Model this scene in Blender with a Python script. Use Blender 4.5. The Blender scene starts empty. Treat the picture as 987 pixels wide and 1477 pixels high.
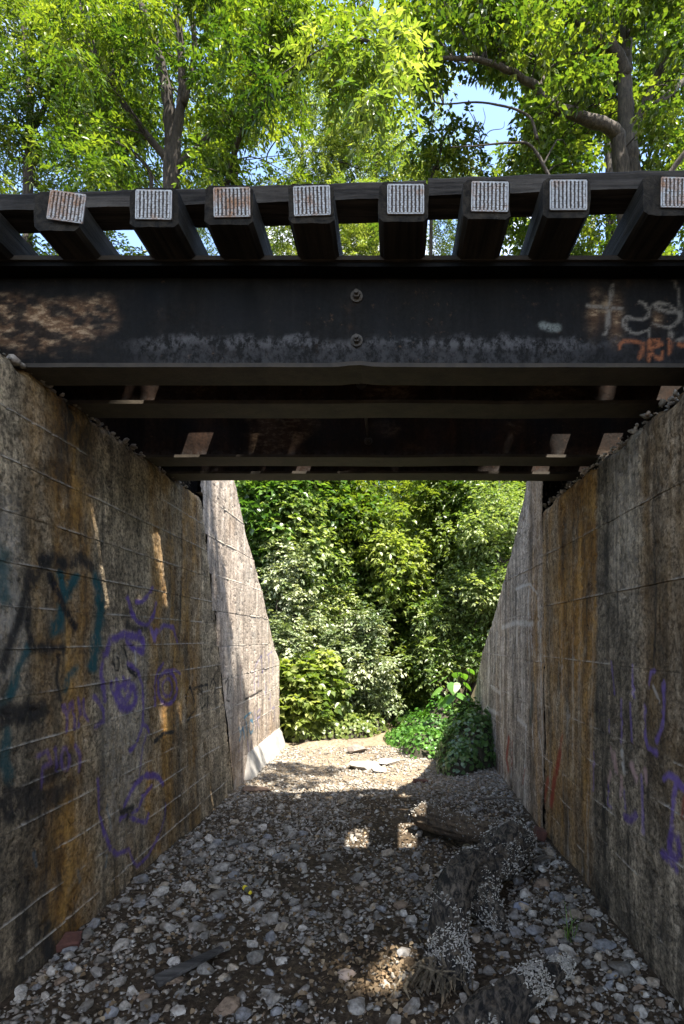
import bpy, math, random
import numpy as np
from mathutils import Vector

rnd = random.Random(7)
rng = np.random.default_rng(11)
SC = bpy.context.scene
COL = SC.collection
R = math.radians
EYE = 1.9            # eye height above the gravel floor (m)
FPX, VX, VY = 807.0, 566.0, 920.0   # photograph's focal length and vanishing point, in its pixels

# ------------------------------------------------------------------ camera
cam = bpy.data.cameras.new('camera')
cam.sensor_fit = 'HORIZONTAL'; cam.sensor_width = 36.0
cam.lens = 36.0 * FPX / 987.0
cam.shift_x = -(VX - 493.5) / 987.0
cam.shift_y = (VY - 738.5) / 987.0
cam.clip_start = 0.05; cam.clip_end = 3000
cob = bpy.data.objects.new('camera', cam); COL.objects.link(cob)
cob.location = (0, 0, EYE); cob.rotation_euler = (R(90), 0, 0)
SC.camera = cob

# ------------------------------------------------------------------ light
SUN_TO = Vector((0.35, -0.355, 1.0)).normalized()      # direction towards the sun
SUN_EL = math.asin(SUN_TO.z)
SUN_AZ = math.atan2(SUN_TO.x, SUN_TO.y)                # clockwise from +Y
sun = bpy.data.lights.new('sun', 'SUN'); sun.energy = 4.3; sun.angle = R(0.5); sun.color = (1.0, 0.93, 0.81)
sob = bpy.data.objects.new('sun', sun); COL.objects.link(sob)
sob.rotation_euler = SUN_TO.to_track_quat('Z', 'Y').to_euler(); sob.location = (6, -6, 20)
W = bpy.data.worlds.new('World'); SC.world = W; W.use_nodes = True
wn = W.node_tree
bg = wn.nodes['Background']; bg.inputs['Strength'].default_value = 0.12
sky = wn.nodes.new('ShaderNodeTexSky'); sky.sky_type = 'NISHITA'; sky.sun_disc = False
sky.sun_elevation = SUN_EL; sky.sun_rotation = SUN_AZ; sky.air_density = 1.0; sky.dust_density = 1.2; sky.ozone_density = 1.2
tc = wn.nodes.new('ShaderNodeTexCoord')
cn = wn.nodes.new('ShaderNodeTexNoise'); cn.inputs['Scale'].default_value = 2.6; cn.inputs['Detail'].default_value = 7
cr = wn.nodes.new('ShaderNodeValToRGB'); cr.color_ramp.elements[0].position = 0.52; cr.color_ramp.elements[1].position = 0.70
wm = wn.nodes.new('ShaderNodeMix'); wm.data_type = 'RGBA'
wm.inputs[7].default_value = (7.0, 6.7, 6.3, 1)
wn.links.new(tc.outputs['Generated'], cn.inputs['Vector']); wn.links.new(cn.outputs['Fac'], cr.inputs['Fac'])
wn.links.new(cr.outputs['Color'], wm.inputs[0]); wn.links.new(sky.outputs[0], wm.inputs[6]); wn.links.new(wm.outputs[2], bg.inputs['Color'])

SC.view_settings.view_transform = 'Standard'; SC.view_settings.look = 'None'
SC.view_settings.gamma = 1.0; SC.view_settings.use_curve_mapping = False
SC.view_settings.exposure = 2.35
SC.render.engine = 'CYCLES'
SC.cycles.use_denoising = True
SC.cycles.max_bounces = 8; SC.cycles.diffuse_bounces = 4; SC.cycles.transmission_bounces = 4

# ------------------------------------------------------------------ helpers
def P(x, y, D):
    """point of the place seen at photo pixel (x, y) at distance D"""
    return np.array([(x - VX) * D / FPX, D, EYE + (VY - y) * D / FPX])

def hash3(ix, iy, iz, s):
    n = (ix * 73856093) ^ (iy * 19349663) ^ (iz * 83492791) ^ (s * 2654435)
    n = n & 0x7fffffff
    n = (n ^ (n >> 13)) * 1274126177 & 0x7fffffff
    n = (n ^ (n >> 16)) * 60493 & 0x7fffffff
    return (n & 0xffff) / 65535.0

def vnoise(p, s=0):
    p = np.asarray(p, float); i = np.floor(p).astype(np.int64); f = p - i; f = f * f * (3 - 2 * f)
    out = 0
    for dx in (0, 1):
        for dy in (0, 1):
            for dz in (0, 1):
                w = (f[..., 0] if dx else 1 - f[..., 0]) * (f[..., 1] if dy else 1 - f[..., 1]) * (f[..., 2] if dz else 1 - f[..., 2])
                out = out + w * hash3(i[..., 0] + dx, i[..., 1] + dy, i[..., 2] + dz, s)
    return out

def fbm(p, octv=4, s=0):
    p = np.asarray(p, float); a = 0.5; t = 0; tot = 0
    for k in range(octv):
        t = t + a * vnoise(p, s + k * 17); tot += a; a *= 0.5; p = p * 2.03
    return t / tot

def st3(x, y, z):
    return np.stack(np.broadcast_arrays(x, y, z), -1).astype(float)

def sstep(a, b, x):
    t = np.clip((np.asarray(x, float) - a) / (b - a), 0, 1); return t * t * (3 - 2 * t)

def meshobj(name, V, F, mat=None, parent=None, smooth=False, attrs=None, label=None):
    """V (n,3) world coordinates; F list of faces or (m,k) array; child of an Empty keeps world coordinates"""
    V = np.asarray(V, np.float32)
    me = bpy.data.meshes.new(name)
    if isinstance(F, np.ndarray):
        F = F.astype(np.int32); m, k = F.shape
        me.vertices.add(len(V)); me.vertices.foreach_set('co', V.ravel())
        me.loops.add(m * k); me.loops.foreach_set('vertex_index', F.ravel())
        me.polygons.add(m)
        me.polygons.foreach_set('loop_start', np.arange(0, m * k, k, dtype=np.int32))
        try: me.polygons.foreach_set('loop_total', np.full(m, k, dtype=np.int32))
        except Exception: pass
        me.update(calc_edges=True)
    else:
        me.from_pydata([tuple(map(float, v)) for v in V], [], [tuple(map(int, f)) for f in F]); me.update()
    if smooth:
        me.polygons.foreach_set('use_smooth', np.ones(len(me.polygons), bool))
    if attrs:
        for an, av in attrs.items():
            av = np.asarray(av, np.float32)
            if av.ndim == 1:
                a = me.attributes.new(an, 'FLOAT', 'POINT'); a.data.foreach_set('value', av)
            else:
                a = me.attributes.new(an, 'FLOAT_COLOR', 'POINT'); a.data.foreach_set('color', av.ravel())
    if mat: me.materials.append(mat)
    o = bpy.data.objects.new(name, me); COL.objects.link(o)
    if parent is not None:
        o.parent = parent
        q = parent
        off = Vector((0, 0, 0))
        while q is not None:
            off -= q.location; q = q.parent
        o.location = off
    if label: o['label'] = label
    return o

def empty(name, loc, label, cat, group=None):
    o = bpy.data.objects.new(name, None); COL.objects.link(o); o.location = [float(v) for v in loc]
    o.empty_display_size = 0.2
    return tag(o, label, cat, group)

def tag(o, label=None, cat=None, group=None, kind=None):
    if label: o['label'] = label
    if cat: o['category'] = cat
    if group: o['group'] = group
    if kind: o['kind'] = kind
    return o

def grid_faces(nu, nv):
    i = np.arange(nu - 1)[:, None] * nv + np.arange(nv - 1)[None, :]
    return np.stack([i, i + nv, i + nv + 1, i + 1], -1).reshape(-1, 4)

class MB:
    """collects boxes, prisms and tubes into one mesh"""
    def __init__(s): s.V = []; s.F = []
    def add(s, V, F):
        b = len(s.V); s.V += [tuple(v) for v in V]; s.F += [tuple(int(i) + b for i in f) for f in F]
    def box(s, x0, x1, y0, y1, z0, z1, c=0.0, M=None):
        """box with chamfered edges along all sides when c > 0"""
        if c <= 0:
            V = [(x, y, z) for x in (x0, x1) for y in (y0, y1) for z in (z0, z1)]
            F = [(0, 1, 3, 2), (4, 6, 7, 5), (0, 4, 5, 1), (2, 3, 7, 6), (0, 2, 6, 4), (1, 5, 7, 3)]
        else:
            V = []; key = {}
            X = (x0, x1); Y = (y0, y1); Z = (z0, z1); sg = (1, -1)
            for i in (0, 1):
                for j in (0, 1):
                    for k in (0, 1):
                        for a in range(3):
                            p = [X[i] + sg[i] * c, Y[j] + sg[j] * c, Z[k] + sg[k] * c]
                            p[a] = (X[i], Y[j], Z[k])[a]
                            key[i, j, k, a] = len(V); V.append(tuple(p))
            F = []
            for i in (0, 1):
                F.append([key[i, 0, 0, 0], key[i, 1, 0, 0], key[i, 1, 1, 0], key[i, 0, 1, 0]])
                F.append([key[0, i, 0, 1], key[1, i, 0, 1], key[1, i, 1, 1], key[0, i, 1, 1]])
                F.append([key[0, 0, i, 2], key[1, 0, i, 2], key[1, 1, i, 2], key[0, 1, i, 2]])
            for i in (0, 1):
                for j in (0, 1):
                    F.append([key[i, j, 0, 0], key[i, j, 1, 0], key[i, j, 1, 1], key[i, j, 0, 1]])
                    F.append([key[i, 0, j, 0], key[i, 1, j, 0], key[i, 1, j, 2], key[i, 0, j, 2]])
                    F.append([key[0, i, j, 1], key[1, i, j, 1], key[1, i, j, 2], key[0, i, j, 2]])
                    for k in (0, 1):
                        F.append([key[i, j, k, 0], key[i, j, k, 1], key[i, j, k, 2]])
            cx = np.array([(x0 + x1) / 2, (y0 + y1) / 2, (z0 + z1) / 2]); Va = np.array(V); G = []
            for f in F:
                p = Va[f]; n = np.cross(p[1] - p[0], p[2] - p[0])
                G.append(f if np.dot(n, p.mean(0) - cx) > 0 else f[::-1])
            F = G
        if M is not None: V = [tuple(M @ Vector(v)) for v in V]
        s.add(V, F)
    def tube(s, pts, rad, sides=8, cap=True):
        V, F = tube_np(pts, rad, sides, cap); s.add(V, F)
    def build(s, name, mat, parent=None, smooth=False, label=None):
        return meshobj(name, s.V, s.F, mat, parent, smooth, None, label)

def catmull(pts, n):
    pts = np.asarray(pts, float)
    ext = np.vstack([2 * pts[0] - pts[1], pts, 2 * pts[-1] - pts[-2]])
    t = np.linspace(0, len(pts) - 1 - 1e-6, n); i = t.astype(int); f = (t - i)[:, None]
    p0, p1, p2, p3 = ext[i], ext[i + 1], ext[i + 2], ext[i + 3]
    return 0.5 * ((2 * p1) + (-p0 + p2) * f + (2 * p0 - 5 * p1 + 4 * p2 - p3) * f ** 2 + (-p0 + 3 * p1 - 3 * p2 + p3) * f ** 3)

def frames(pts):
    T = np.gradient(pts, axis=0); T /= np.linalg.norm(T, axis=1)[:, None] + 1e-9
    up = np.array([0.13, 0.97, 0.2]) if abs(T[0][2]) > 0.7 else np.array([0.05, 0.1, 1.0])
    N = np.cross(T, up); N /= np.linalg.norm(N, axis=1)[:, None] + 1e-9
    B = np.cross(T, N)
    return T, N, B

def tube_np(pts, rad, sides=8, cap=True):
    pts = np.asarray(pts, float); n = len(pts); rad = np.broadcast_to(np.asarray(rad, float), (n,))
    T, N, B = frames(pts)
    a = np.arange(sides) * 2 * math.pi / sides
    V = pts[:, None] + rad[:, None, None] * (np.cos(a)[None, :, None] * N[:, None] + np.sin(a)[None, :, None] * B[:, None])
    V = V.reshape(-1, 3); F = []
    for i in range(n - 1):
        for j in range(sides):
            k = (j + 1) % sides
            F.append((i * sides + j, i * sides + k, (i + 1) * sides + k, (i + 1) * sides + j))
    if cap:
        F.append(tuple(range(sides))[::-1]); F.append(tuple((n - 1) * sides + j for j in range(sides)))
    return V, F

# ------------------------------------------------------------------ material helpers
def new_mat(name):
    m = bpy.data.materials.new(name); m.use_nodes = True
    return m, m.node_tree, m.node_tree.nodes['Principled BSDF']

def nd(nt, t, ins=None, **props):
    n = nt.nodes.new(t)
    for k, v in props.items(): setattr(n, k, v)
    for k, v in (ins or {}).items():
        if isinstance(v, bpy.types.NodeSocket): nt.links.new(v, n.inputs[k])
        else: n.inputs[k].default_value = v
    return n

def c4(c): return (c[0], c[1], c[2], 1.0)
def mix(nt, f, a, b, blend='MIX'):
    n = nt.nodes.new('ShaderNodeMix'); n.data_type = 'RGBA'; n.blend_type = blend
    for i, v in ((0, f), (6, a), (7, b)):
        if isinstance(v, bpy.types.NodeSocket): nt.links.new(v, n.inputs[i])
        else: n.inputs[i].default_value = v if i == 0 else c4(v)
    return n.outputs[2]
def ramp(nt, f, stops):
    n = nt.nodes.new('ShaderNodeValToRGB'); e = n.color_ramp.elements
    while len(e) < len(stops): e.new(0.5)
    for k, (p, c) in enumerate(stops):
        e[k].position = p; e[k].color = c4(c) if isinstance(c, (tuple, list)) else (c, c, c, 1)
    nt.links.new(f, n.inputs['Fac']); return n.outputs['Color']
def noise(nt, vec, scale=1.0, detail=6, rough=0.6, mul=None, dist=0.0):
    if mul is not None:
        vec = nd(nt, 'ShaderNodeVectorMath', {0: vec, 1: mul}, operation='MULTIPLY').outputs[0]
    n = nd(nt, 'ShaderNodeTexNoise', {'Vector': vec, 'Scale': scale, 'Detail': detail, 'Roughness': rough, 'Distortion': dist})
    return n.outputs['Fac']
def math_(nt, op, a, b=0.0, clamp=False):
    n = nd(nt, 'ShaderNodeMath', {0: a, 1: b}, operation=op, use_clamp=clamp); return n.outputs[0]
def bump(nt, h, strength=0.5, dist=0.01, normal=None):
    ins = {'Height': h, 'Strength': strength, 'Distance': dist}
    if normal is not None: ins['Normal'] = normal
    return nd(nt, 'ShaderNodeBump', ins).outputs[0]
def pos(nt): return nt.nodes.new('ShaderNodeNewGeometry').outputs['Position']
def objco(nt): return nt.nodes.new('ShaderNodeTexCoord').outputs['Object']
def attr(nt, name): return nd(nt, 'ShaderNodeAttribute', attribute_name=name)

# ------------------------------------------------------------------ materials
def mat_concrete(name, lo, hi, k=1.0):
    m, nt, b = new_mat(name); p = pos(nt)
    big = noise(nt, p, 1.7, 9, 0.66); fine = noise(nt, p, 34, 5, 0.7); streak = noise(nt, p, 1.0, 6, 0.65, (9, 9, 0.55))
    streak2 = noise(nt, p, 1.0, 6, 0.6, (26, 26, 1.1))
    col = ramp(nt, big, [(0.3, lo), (0.68, hi)])
    blot = noise(nt, p, 5.5, 10, 0.78); cell = noise(nt, p, 75, 4, 0.7)
    col = mix(nt, 0.85, col, ramp(nt, streak, [(0.36, 0.5), (0.62, 1.25)]), 'MULTIPLY')
    col = mix(nt, 0.45, col, ramp(nt, streak2, [(0.38, 0.5), (0.6, 1.15)]), 'MULTIPLY')
    col = mix(nt, 1.0 * k, col, ramp(nt, blot, [(0.36, 0.30), (0.52, 1.0), (0.66, 1.6)]), 'MULTIPLY')
    col = mix(nt, 0.85 * k, col, ramp(nt, fine, [(0.39, 0.28), (0.56, 1.35)]), 'MULTIPLY')
    col = mix(nt, 0.6 * k, col, ramp(nt, cell, [(0.36, 0.45), (0.60, 1.35)]), 'MULTIPLY')
    flake = math_(nt, 'MULTIPLY', ramp(nt, noise(nt, p, 13, 9, 0.8), [(0.57, 0.0), (0.63, 0.55)]), ramp(nt, big, [(0.4, 0.3), (0.6, 1.0)]))
    col = mix(nt, math_(nt, 'MULTIPLY', flake, k), col, (hi[0] * 1.15, hi[1] * 1.13, hi[2] * 1.1))
    st = attr(nt, 'stain'); sep = nd(nt, 'ShaderNodeSeparateColor', {0: st.outputs['Color']})
    rustc = ramp(nt, noise(nt, p, 1.0, 5, 0.6, (7, 7, 1.6)), [(0.34, (0.05, 0.024, 0.007)), (0.48, (0.24, 0.115, 0.02)), (0.64, (0.46, 0.25, 0.06))])
    rf = math_(nt, 'MULTIPLY', sep.outputs[0], ramp(nt, blot, [(0.34, 1.0), (0.52, 0.85), (0.68, 0.35)]), True)
    col = mix(nt, rf, col, mix(nt, 0.8, rustc, ramp(nt, fine, [(0.36, 0.4), (0.58, 1.3)]), 'MULTIPLY'))
    dk = math_(nt, 'MULTIPLY', sep.outputs[1], ramp(nt, noise(nt, p, 2.6, 8, 0.7, (2.2, 2.2, 0.8)), [(0.36, 0.15), (0.58, 1.0)]), True)
    col = mix(nt, dk, col, (0.022, 0.020, 0.018))
    wh = math_(nt, 'MULTIPLY', sep.outputs[2], ramp(nt, noise(nt, p, 20, 6, 0.7, (1, 1, 0.5)), [(0.38, 0.1), (0.6, 1.0)]), True)
    col = mix(nt, wh, col, (0.56, 0.52, 0.46))
    pa = attr(nt, 'paint')
    pf = math_(nt, 'MULTIPLY', pa.outputs['Alpha'], ramp(nt, noise(nt, p, 16, 7, 0.72, (1, 1, 0.6)), [(0.34, 0.35), (0.48, 1.1)]), True)
    col = mix(nt, pf, col, pa.outputs['Color'])
    nt.links.new(col, b.inputs['Base Color']); b.inputs['Roughness'].default_value = 0.88; b.inputs['Specular IOR Level'].default_value = 0.25
    grain = noise(nt, p, 1.0, 4, 0.6, (3, 3, 70))
    n1 = bump(nt, blot, 0.6, 0.03, bump(nt, fine, 0.9, 0.014)); n2 = bump(nt, noise(nt, p, 110, 3, 0.6), 0.5, 0.004, n1); n3 = bump(nt, grain, 0.25, 0.006, n2)
    nt.links.new(n3, b.inputs['Normal'])
    return m

def mat_steel(name, c0=(0.0025, 0.0025, 0.0025), c1=(0.0075, 0.0068, 0.0064), c2=(0.028, 0.016, 0.009)):
    m, nt, b = new_mat(name); p = pos(nt)
    n1 = noise(nt, p, 3.2, 8, 0.7); n2 = noise(nt, p, 45, 5, 0.7)
    col = ramp(nt, n1, [(0.35, c0), (0.62, c1), (0.78, c2)])
    col = mix(nt, 0.7, col, ramp(nt, n2, [(0.36, 0.5), (0.62, 1.35)]), 'MULTIPLY')
    col = mix(nt, math_(nt, 'MULTIPLY', ramp(nt, noise(nt, p, 26, 5, 0.75), [(0.60, 0.0), (0.70, 1.0)]), ramp(nt, noise(nt, p, 2.1, 4, 0.6), [(0.42, 0.0), (0.62, 0.8)])), col, (0.075, 0.043, 0.024))
    col = mix(nt, 0.6, col, ramp(nt, noise(nt, p, 1.0, 5, 0.65, (14, 14, 1.2)), [(0.36, 0.45), (0.62, 1.7)]), 'MULTIPLY')
    st = attr(nt, 'stain'); sep = nd(nt, 'ShaderNodeSeparateColor', {0: st.outputs['Color']})
    rustc = ramp(nt, noise(nt, p, 13, 7, 0.72, (1, 1, 2.2)), [(0.3, (0.045, 0.02, 0.008)), (0.5, (0.13, 0.075, 0.04)), (0.62, (0.36, 0.25, 0.15))])
    col = mix(nt, math_(nt, 'MULTIPLY', sep.outputs[0], ramp(nt, n2, [(0.3, 0.5), (0.5, 1.0)]), True), col, rustc)
    gw = math_(nt, 'MULTIPLY', sep.outputs[1], ramp(nt, noise(nt, p, 1.0, 6, 0.75, (26, 26, 20)), [(0.42, 0.0), (0.58, 1.0)]), True)
    col = mix(nt, gw, col, (0.07, 0.068, 0.069))
    pa = attr(nt, 'paint')
    pf = math_(nt, 'MULTIPLY', pa.outputs['Alpha'], ramp(nt, noise(nt, p, 60, 5, 0.7), [(0.36, 0.25), (0.52, 1.0)]), True)
    col = mix(nt, pf, col, pa.outputs['Color'])
    nt.links.new(col, b.inputs['Base Color'])
    nt.links.new(ramp(nt, n1, [(0.3, 0.48), (0.7, 0.8)]), b.inputs['Roughness']); b.inputs['Specular IOR Level'].default_value = 0.12
    nt.links.new(bump(nt, n2, 0.4, 0.004, bump(nt, n1, 0.35, 0.02)), b.inputs['Normal'])
    return m

def mat_rusty(name, lo, hi, rough=0.75):
    m, nt, b = new_mat(name); p = pos(nt)
    n1 = noise(nt, p, 7, 8, 0.7)
    nt.links.new(ramp(nt, n1, [(0.34, lo), (0.66, hi)]), b.inputs['Base Color']); b.inputs['Roughness'].default_value = rough
    nt.links.new(bump(nt, noise(nt, p, 60, 4, 0.7), 0.5, 0.004), b.inputs['Normal'])
    return m

def mat_wood(name, lo, hi, axis, endgrain=False):
    m, nt, b = new_mat(name); p = pos(nt)
    mul = {0: (1.6, 30, 30), 1: (30, 1.6, 30), 2: (30, 30, 1.6)}[axis]
    g = noise(nt, p, 1.0, 6, 0.65, mul, 0.4); big = noise(nt, p, 2.6, 6, 0.65)
    col = ramp(nt, g, [(0.36, lo), (0.64, hi)])
    col = mix(nt, 0.8, col, ramp(nt, big, [(0.32, 0.45), (0.66, 1.5)]), 'MULTIPLY')
    nt.links.new(col, b.inputs['Base Color']); b.inputs['Roughness'].default_value = 0.86; b.inputs['Specular IOR Level'].default_value = 0.25
    nt.links.new(bump(nt, g, 0.8, 0.012, bump(nt, big, 0.3, 0.02)), b.inputs['Normal'])
    return m

def mat_plate():
    m, nt, b = new_mat('galvanised_plate'); p = pos(nt)
    r = noise(nt, p, 11, 7, 0.75); oi = nt.nodes.new('ShaderNodeObjectInfo').outputs['Random']
    sh = math_(nt, 'MULTIPLY', oi, 0.14)
    f = ramp(nt, math_(nt, 'ADD', r, sh), [(0.55, 0.0), (0.72, 1.0)])
    col = mix(nt, f, ramp(nt, noise(nt, p, 50, 4, 0.6), [(0.3, (0.27, 0.275, 0.28)), (0.7, (0.47, 0.47, 0.475))]), (0.30, 0.155, 0.075))
    nt.links.new(col, b.inputs['Base Color']); b.inputs['Roughness'].default_value = 0.55; b.inputs['Metallic'].default_value = 0.0
    return m

def mat_leaf(name, dark, mid, light, trans=0.4, rough=0.42, spec=0.45):
    m, nt, b = new_mat(name)
    t = attr(nt, 'tint').outputs['Fac']
    col = ramp(nt, t, [(0.0, dark), (0.5, mid), (1.0, light)])
    nt.links.new(col, b.inputs['Base Color']); b.inputs['Roughness'].default_value = rough; b.inputs['Specular IOR Level'].default_value = spec
    tr = nd(nt, 'ShaderNodeBsdfTranslucent', {'Color': mix(nt, 1.0, col, (1.4, 1.5, 0.5), 'MULTIPLY')})
    mx = nd(nt, 'ShaderNodeMixShader', {0: trans, 1: b.outputs[0], 2: tr.outputs[0]})
    nt.links.new(mx.outputs[0], nt.nodes['Material Output'].inputs['Surface'])
    return m

def mat_ground():
    m, nt, b = new_mat('ground_dirt'); p = pos(nt)
    n1 = noise(nt, p, 1.6, 9, 0.68); n2 = noise(nt, p, 26, 7, 0.72); n3 = noise(nt, p, 90, 4, 0.7)
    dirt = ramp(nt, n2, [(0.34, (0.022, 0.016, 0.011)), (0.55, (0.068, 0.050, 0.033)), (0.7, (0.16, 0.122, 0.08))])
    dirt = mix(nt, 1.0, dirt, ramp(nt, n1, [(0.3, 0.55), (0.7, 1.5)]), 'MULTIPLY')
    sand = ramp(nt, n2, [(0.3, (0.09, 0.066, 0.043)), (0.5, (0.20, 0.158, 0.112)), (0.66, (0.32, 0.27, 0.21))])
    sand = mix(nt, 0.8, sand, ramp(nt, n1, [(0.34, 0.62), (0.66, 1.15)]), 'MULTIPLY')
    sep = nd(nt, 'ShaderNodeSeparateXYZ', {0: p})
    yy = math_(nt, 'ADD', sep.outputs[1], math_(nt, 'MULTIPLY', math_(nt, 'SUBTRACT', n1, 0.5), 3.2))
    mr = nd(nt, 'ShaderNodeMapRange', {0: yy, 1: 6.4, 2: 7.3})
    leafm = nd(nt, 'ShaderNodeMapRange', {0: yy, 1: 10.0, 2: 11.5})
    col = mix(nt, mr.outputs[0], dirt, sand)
    duff = ramp(nt, n2, [(0.35, (0.02, 0.02, 0.01)), (0.65, (0.075, 0.062, 0.035))])
    col = mix(nt, leafm.outputs[0], col, duff)
    up = nd(nt, 'ShaderNodeMapRange', {0: sep.outputs[2], 1: 0.7, 2: 1.4})
    col = mix(nt, up.outputs[0], col, duff)
    nt.links.new(col, b.inputs['Base Color']); b.inputs['Roughness'].default_value = 0.95; b.inputs['Specular IOR Level'].default_value = 0.15
    nt.links.new(bump(nt, n3, 0.6, 0.006, bump(nt, n2, 0.9, 0.022)), b.inputs['Normal'])
    return m

def mat_stone(name, use_attr):
    m, nt, b = new_mat(name); p = pos(nt)
    r = attr(nt, 'tint').outputs['Fac']
    base = nt.nodes.new('ShaderNodeObjectInfo').outputs['Color'] if not use_attr else ramp(nt, r, [(0.0, (0.085, 0.078, 0.066)), (0.25, (0.155, 0.143, 0.125)), (0.55, (0.24, 0.224, 0.2)), (0.72, (0.25, 0.215, 0.17)), (0.86, (0.36, 0.345, 0.315)), (1.0, (0.19, 0.13, 0.085))])
    n = noise(nt, p, 38, 6, 0.7); n2 = noise(nt, p, 9, 4, 0.6)
    col = mix(nt, 0.85, base, ramp(nt, n, [(0.34, 0.6), (0.62, 1.6)]), 'MULTIPLY')
    col = mix(nt, math_(nt, 'MULTIPLY', ramp(nt, n2, [(0.46, 0.0), (0.62, 1.0)]), 0.6), col, (0.10, 0.074, 0.048))
    nt.links.new(col, b.inputs['Base Color']); b.inputs['Roughness'].default_value = 0.86; b.inputs['Specular IOR Level'].default_value = 0.3
    nt.links.new(bump(nt, n, 0.6, 0.008), b.inputs['Normal'])
    return m

def mat_bark(name, lo, hi, zs=2.2, rg=(.36, .64)):
    m, nt, b = new_mat(name); p = pos(nt)
    n = noise(nt, p, 1.0, 7, 0.68, (30, 7, 30) if 'log' in name else (22, 22, zs * 2), 0.8 if 'log' in name else 0.5); n2 = noise(nt, p, 3, 5, 0.6)
    col = ramp(nt, n, [(rg[0], lo), (rg[1], hi)])
    col = mix(nt, 0.6, col, ramp(nt, n2, [(0.35, 0.55), (0.65, 1.3)]), 'MULTIPLY')
    if 'log' in name: col = mix(nt, ramp(nt, noise(nt, p, 9, 7, 0.75), [(0.54, 0.0), (0.62, 0.75)]), col, ramp(nt, noise(nt, p, 40, 4, 0.6), [(0.35, (0.03, 0.02, 0.012)), (0.65, (0.17, 0.125, 0.08))]))
    nt.links.new(col, b.inputs['Base Color']); b.inputs['Roughness'].default_value = 0.9
    nt.links.new(bump(nt, n, 1.0, 0.03), b.inputs['Normal'])
    return m

def mat_plain(name, c, rough=0.6, var=0.35, scale=25):
    m, nt, b = new_mat(name); p = pos(nt); n = noise(nt, p, scale, 5, 0.7)
    nt.links.new(mix(nt, 1.0, c, ramp(nt, n, [(0.3, 1 - var), (0.7, 1 + var)]), 'MULTIPLY'), b.inputs['Base Color'])
    b.inputs['Roughness'].default_value = rough
    nt.links.new(bump(nt, n, 0.3, 0.004), b.inputs['Normal'])
    return m

M_CON_L = mat_concrete('board_marked_concrete_brown', (0.16, 0.12, 0.075), (0.42, 0.335, 0.225))
M_CON_R = mat_concrete('board_marked_concrete_grey', (0.16, 0.128, 0.09), (0.43, 0.36, 0.265))
M_CON_RW = mat_concrete('weathered_grey_concrete', (0.25, 0.21, 0.17), (0.50, 0.435, 0.365), 0.8)
M_CON_W = mat_concrete('weathered_sunlit_concrete', (0.30, 0.245, 0.20), (0.46, 0.39, 0.33), 0.5)  # left wing paler than its abutment: sunlight put into the tone
M_STEEL = mat_steel('black_bridge_steel')
M_STEELB = mat_steel('brown_bridge_steel', (0.005, 0.003, 0.0024), (0.021, 0.0105, 0.0062), (0.045, 0.021, 0.011))
M_FLANGE = mat_rusty('brown_flange_steel', (0.011, 0.008, 0.005), (0.04, 0.029, 0.017))
M_BOLT = mat_rusty('bolt_steel', (0.02, 0.018, 0.016), (0.085, 0.07, 0.055))
M_TIE = mat_wood('creosoted_tie_timber', (0.004, 0.0034, 0.0028), (0.026, 0.021, 0.015), 1)
M_GUARD = mat_wood('weathered_guard_timber', (0.007, 0.006, 0.0055), (0.055, 0.048, 0.042), 0)
M_PLATE = mat_plate()
M_PLATEBACK = mat_rusty('plate_back', (0.025, 0.022, 0.02), (0.085, 0.06, 0.045))
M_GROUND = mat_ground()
M_STONE = mat_stone('limestone_ballast', False)
STONE_SHADES = {'dark grey': (0.12, 0.112, 0.10), 'grey': (0.215, 0.2, 0.178), 'bluish grey': (0.165, 0.165, 0.168), 'tan': (0.27, 0.225, 0.17), 'pale': (0.36, 0.335, 0.295), 'brown': (0.16, 0.115, 0.08)}
M_GRAVEL = mat_stone('limestone_gravel', True)
M_BARK = mat_bark('tree_bark', (0.014, 0.011, 0.009), (0.06, 0.045, 0.033))
M_BARKL = mat_bark('tree_bark_light', (0.02, 0.016, 0.012), (0.085, 0.066, 0.05))
M_LOG = mat_bark('charred_log_bark', (0.004, 0.0034, 0.0028), (0.15, 0.122, 0.092), 4, (.44, .62))
M_SPLINT = mat_bark('splintered_wood', (0.06, 0.045, 0.028), (0.27, 0.215, 0.14), 2)
M_FUNGUS = mat_plain('pale_shelf_fungus', (0.36, 0.34, 0.30), 0.8, 0.5, 60)
M_BRICK = mat_plain('red_brick', (0.085, 0.034, 0.024), 0.9, 0.4, 30)
M_ASH = mat_leaf('ash_leaf', (0.022, 0.05, 0.008), (0.072, 0.118, 0.016), (0.18, 0.215, 0.03), 0.45)
M_MAPLE = mat_leaf('maple_leaf', (0.024, 0.052, 0.010), (0.076, 0.118, 0.018), (0.17, 0.20, 0.034), 0.45)
M_DARKLEAF = mat_leaf('dark_leaf', (0.03, 0.07, 0.014), (0.07, 0.14, 0.028), (0.16, 0.23, 0.06), 0.4, 0.34, 0.6)
M_GLARELEAF = mat_leaf('glare_leaf', (0.07, 0.11, 0.04), (0.18, 0.22, 0.11), (0.38, 0.40, 0.27), 0.22, 0.45, 0.55)  # leaf colour lightened to hold the glare of sun on glossy leaves
M_YELLEAF = mat_leaf('yellow_green_leaf', (0.06, 0.105, 0.02), (0.145, 0.19, 0.045), (0.29, 0.32, 0.11), 0.45, 0.38, 0.55)
M_LAYER = mat_leaf('layered_leaf', (0.06, 0.11, 0.025), (0.15, 0.20, 0.065), (0.32, 0.36, 0.18), 0.4, 0.38, 0.6)
M_IVY = mat_leaf('ivy_leaf', (0.02, 0.055, 0.015), (0.055, 0.115, 0.028), (0.14, 0.20, 0.07), 0.2, 0.33, 0.55)
M_BIGLEAF = mat_leaf('broad_leaf', (0.03, 0.10, 0.012), (0.07, 0.17, 0.025), (0.13, 0.25, 0.05), 0.35, 0.4)

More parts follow.
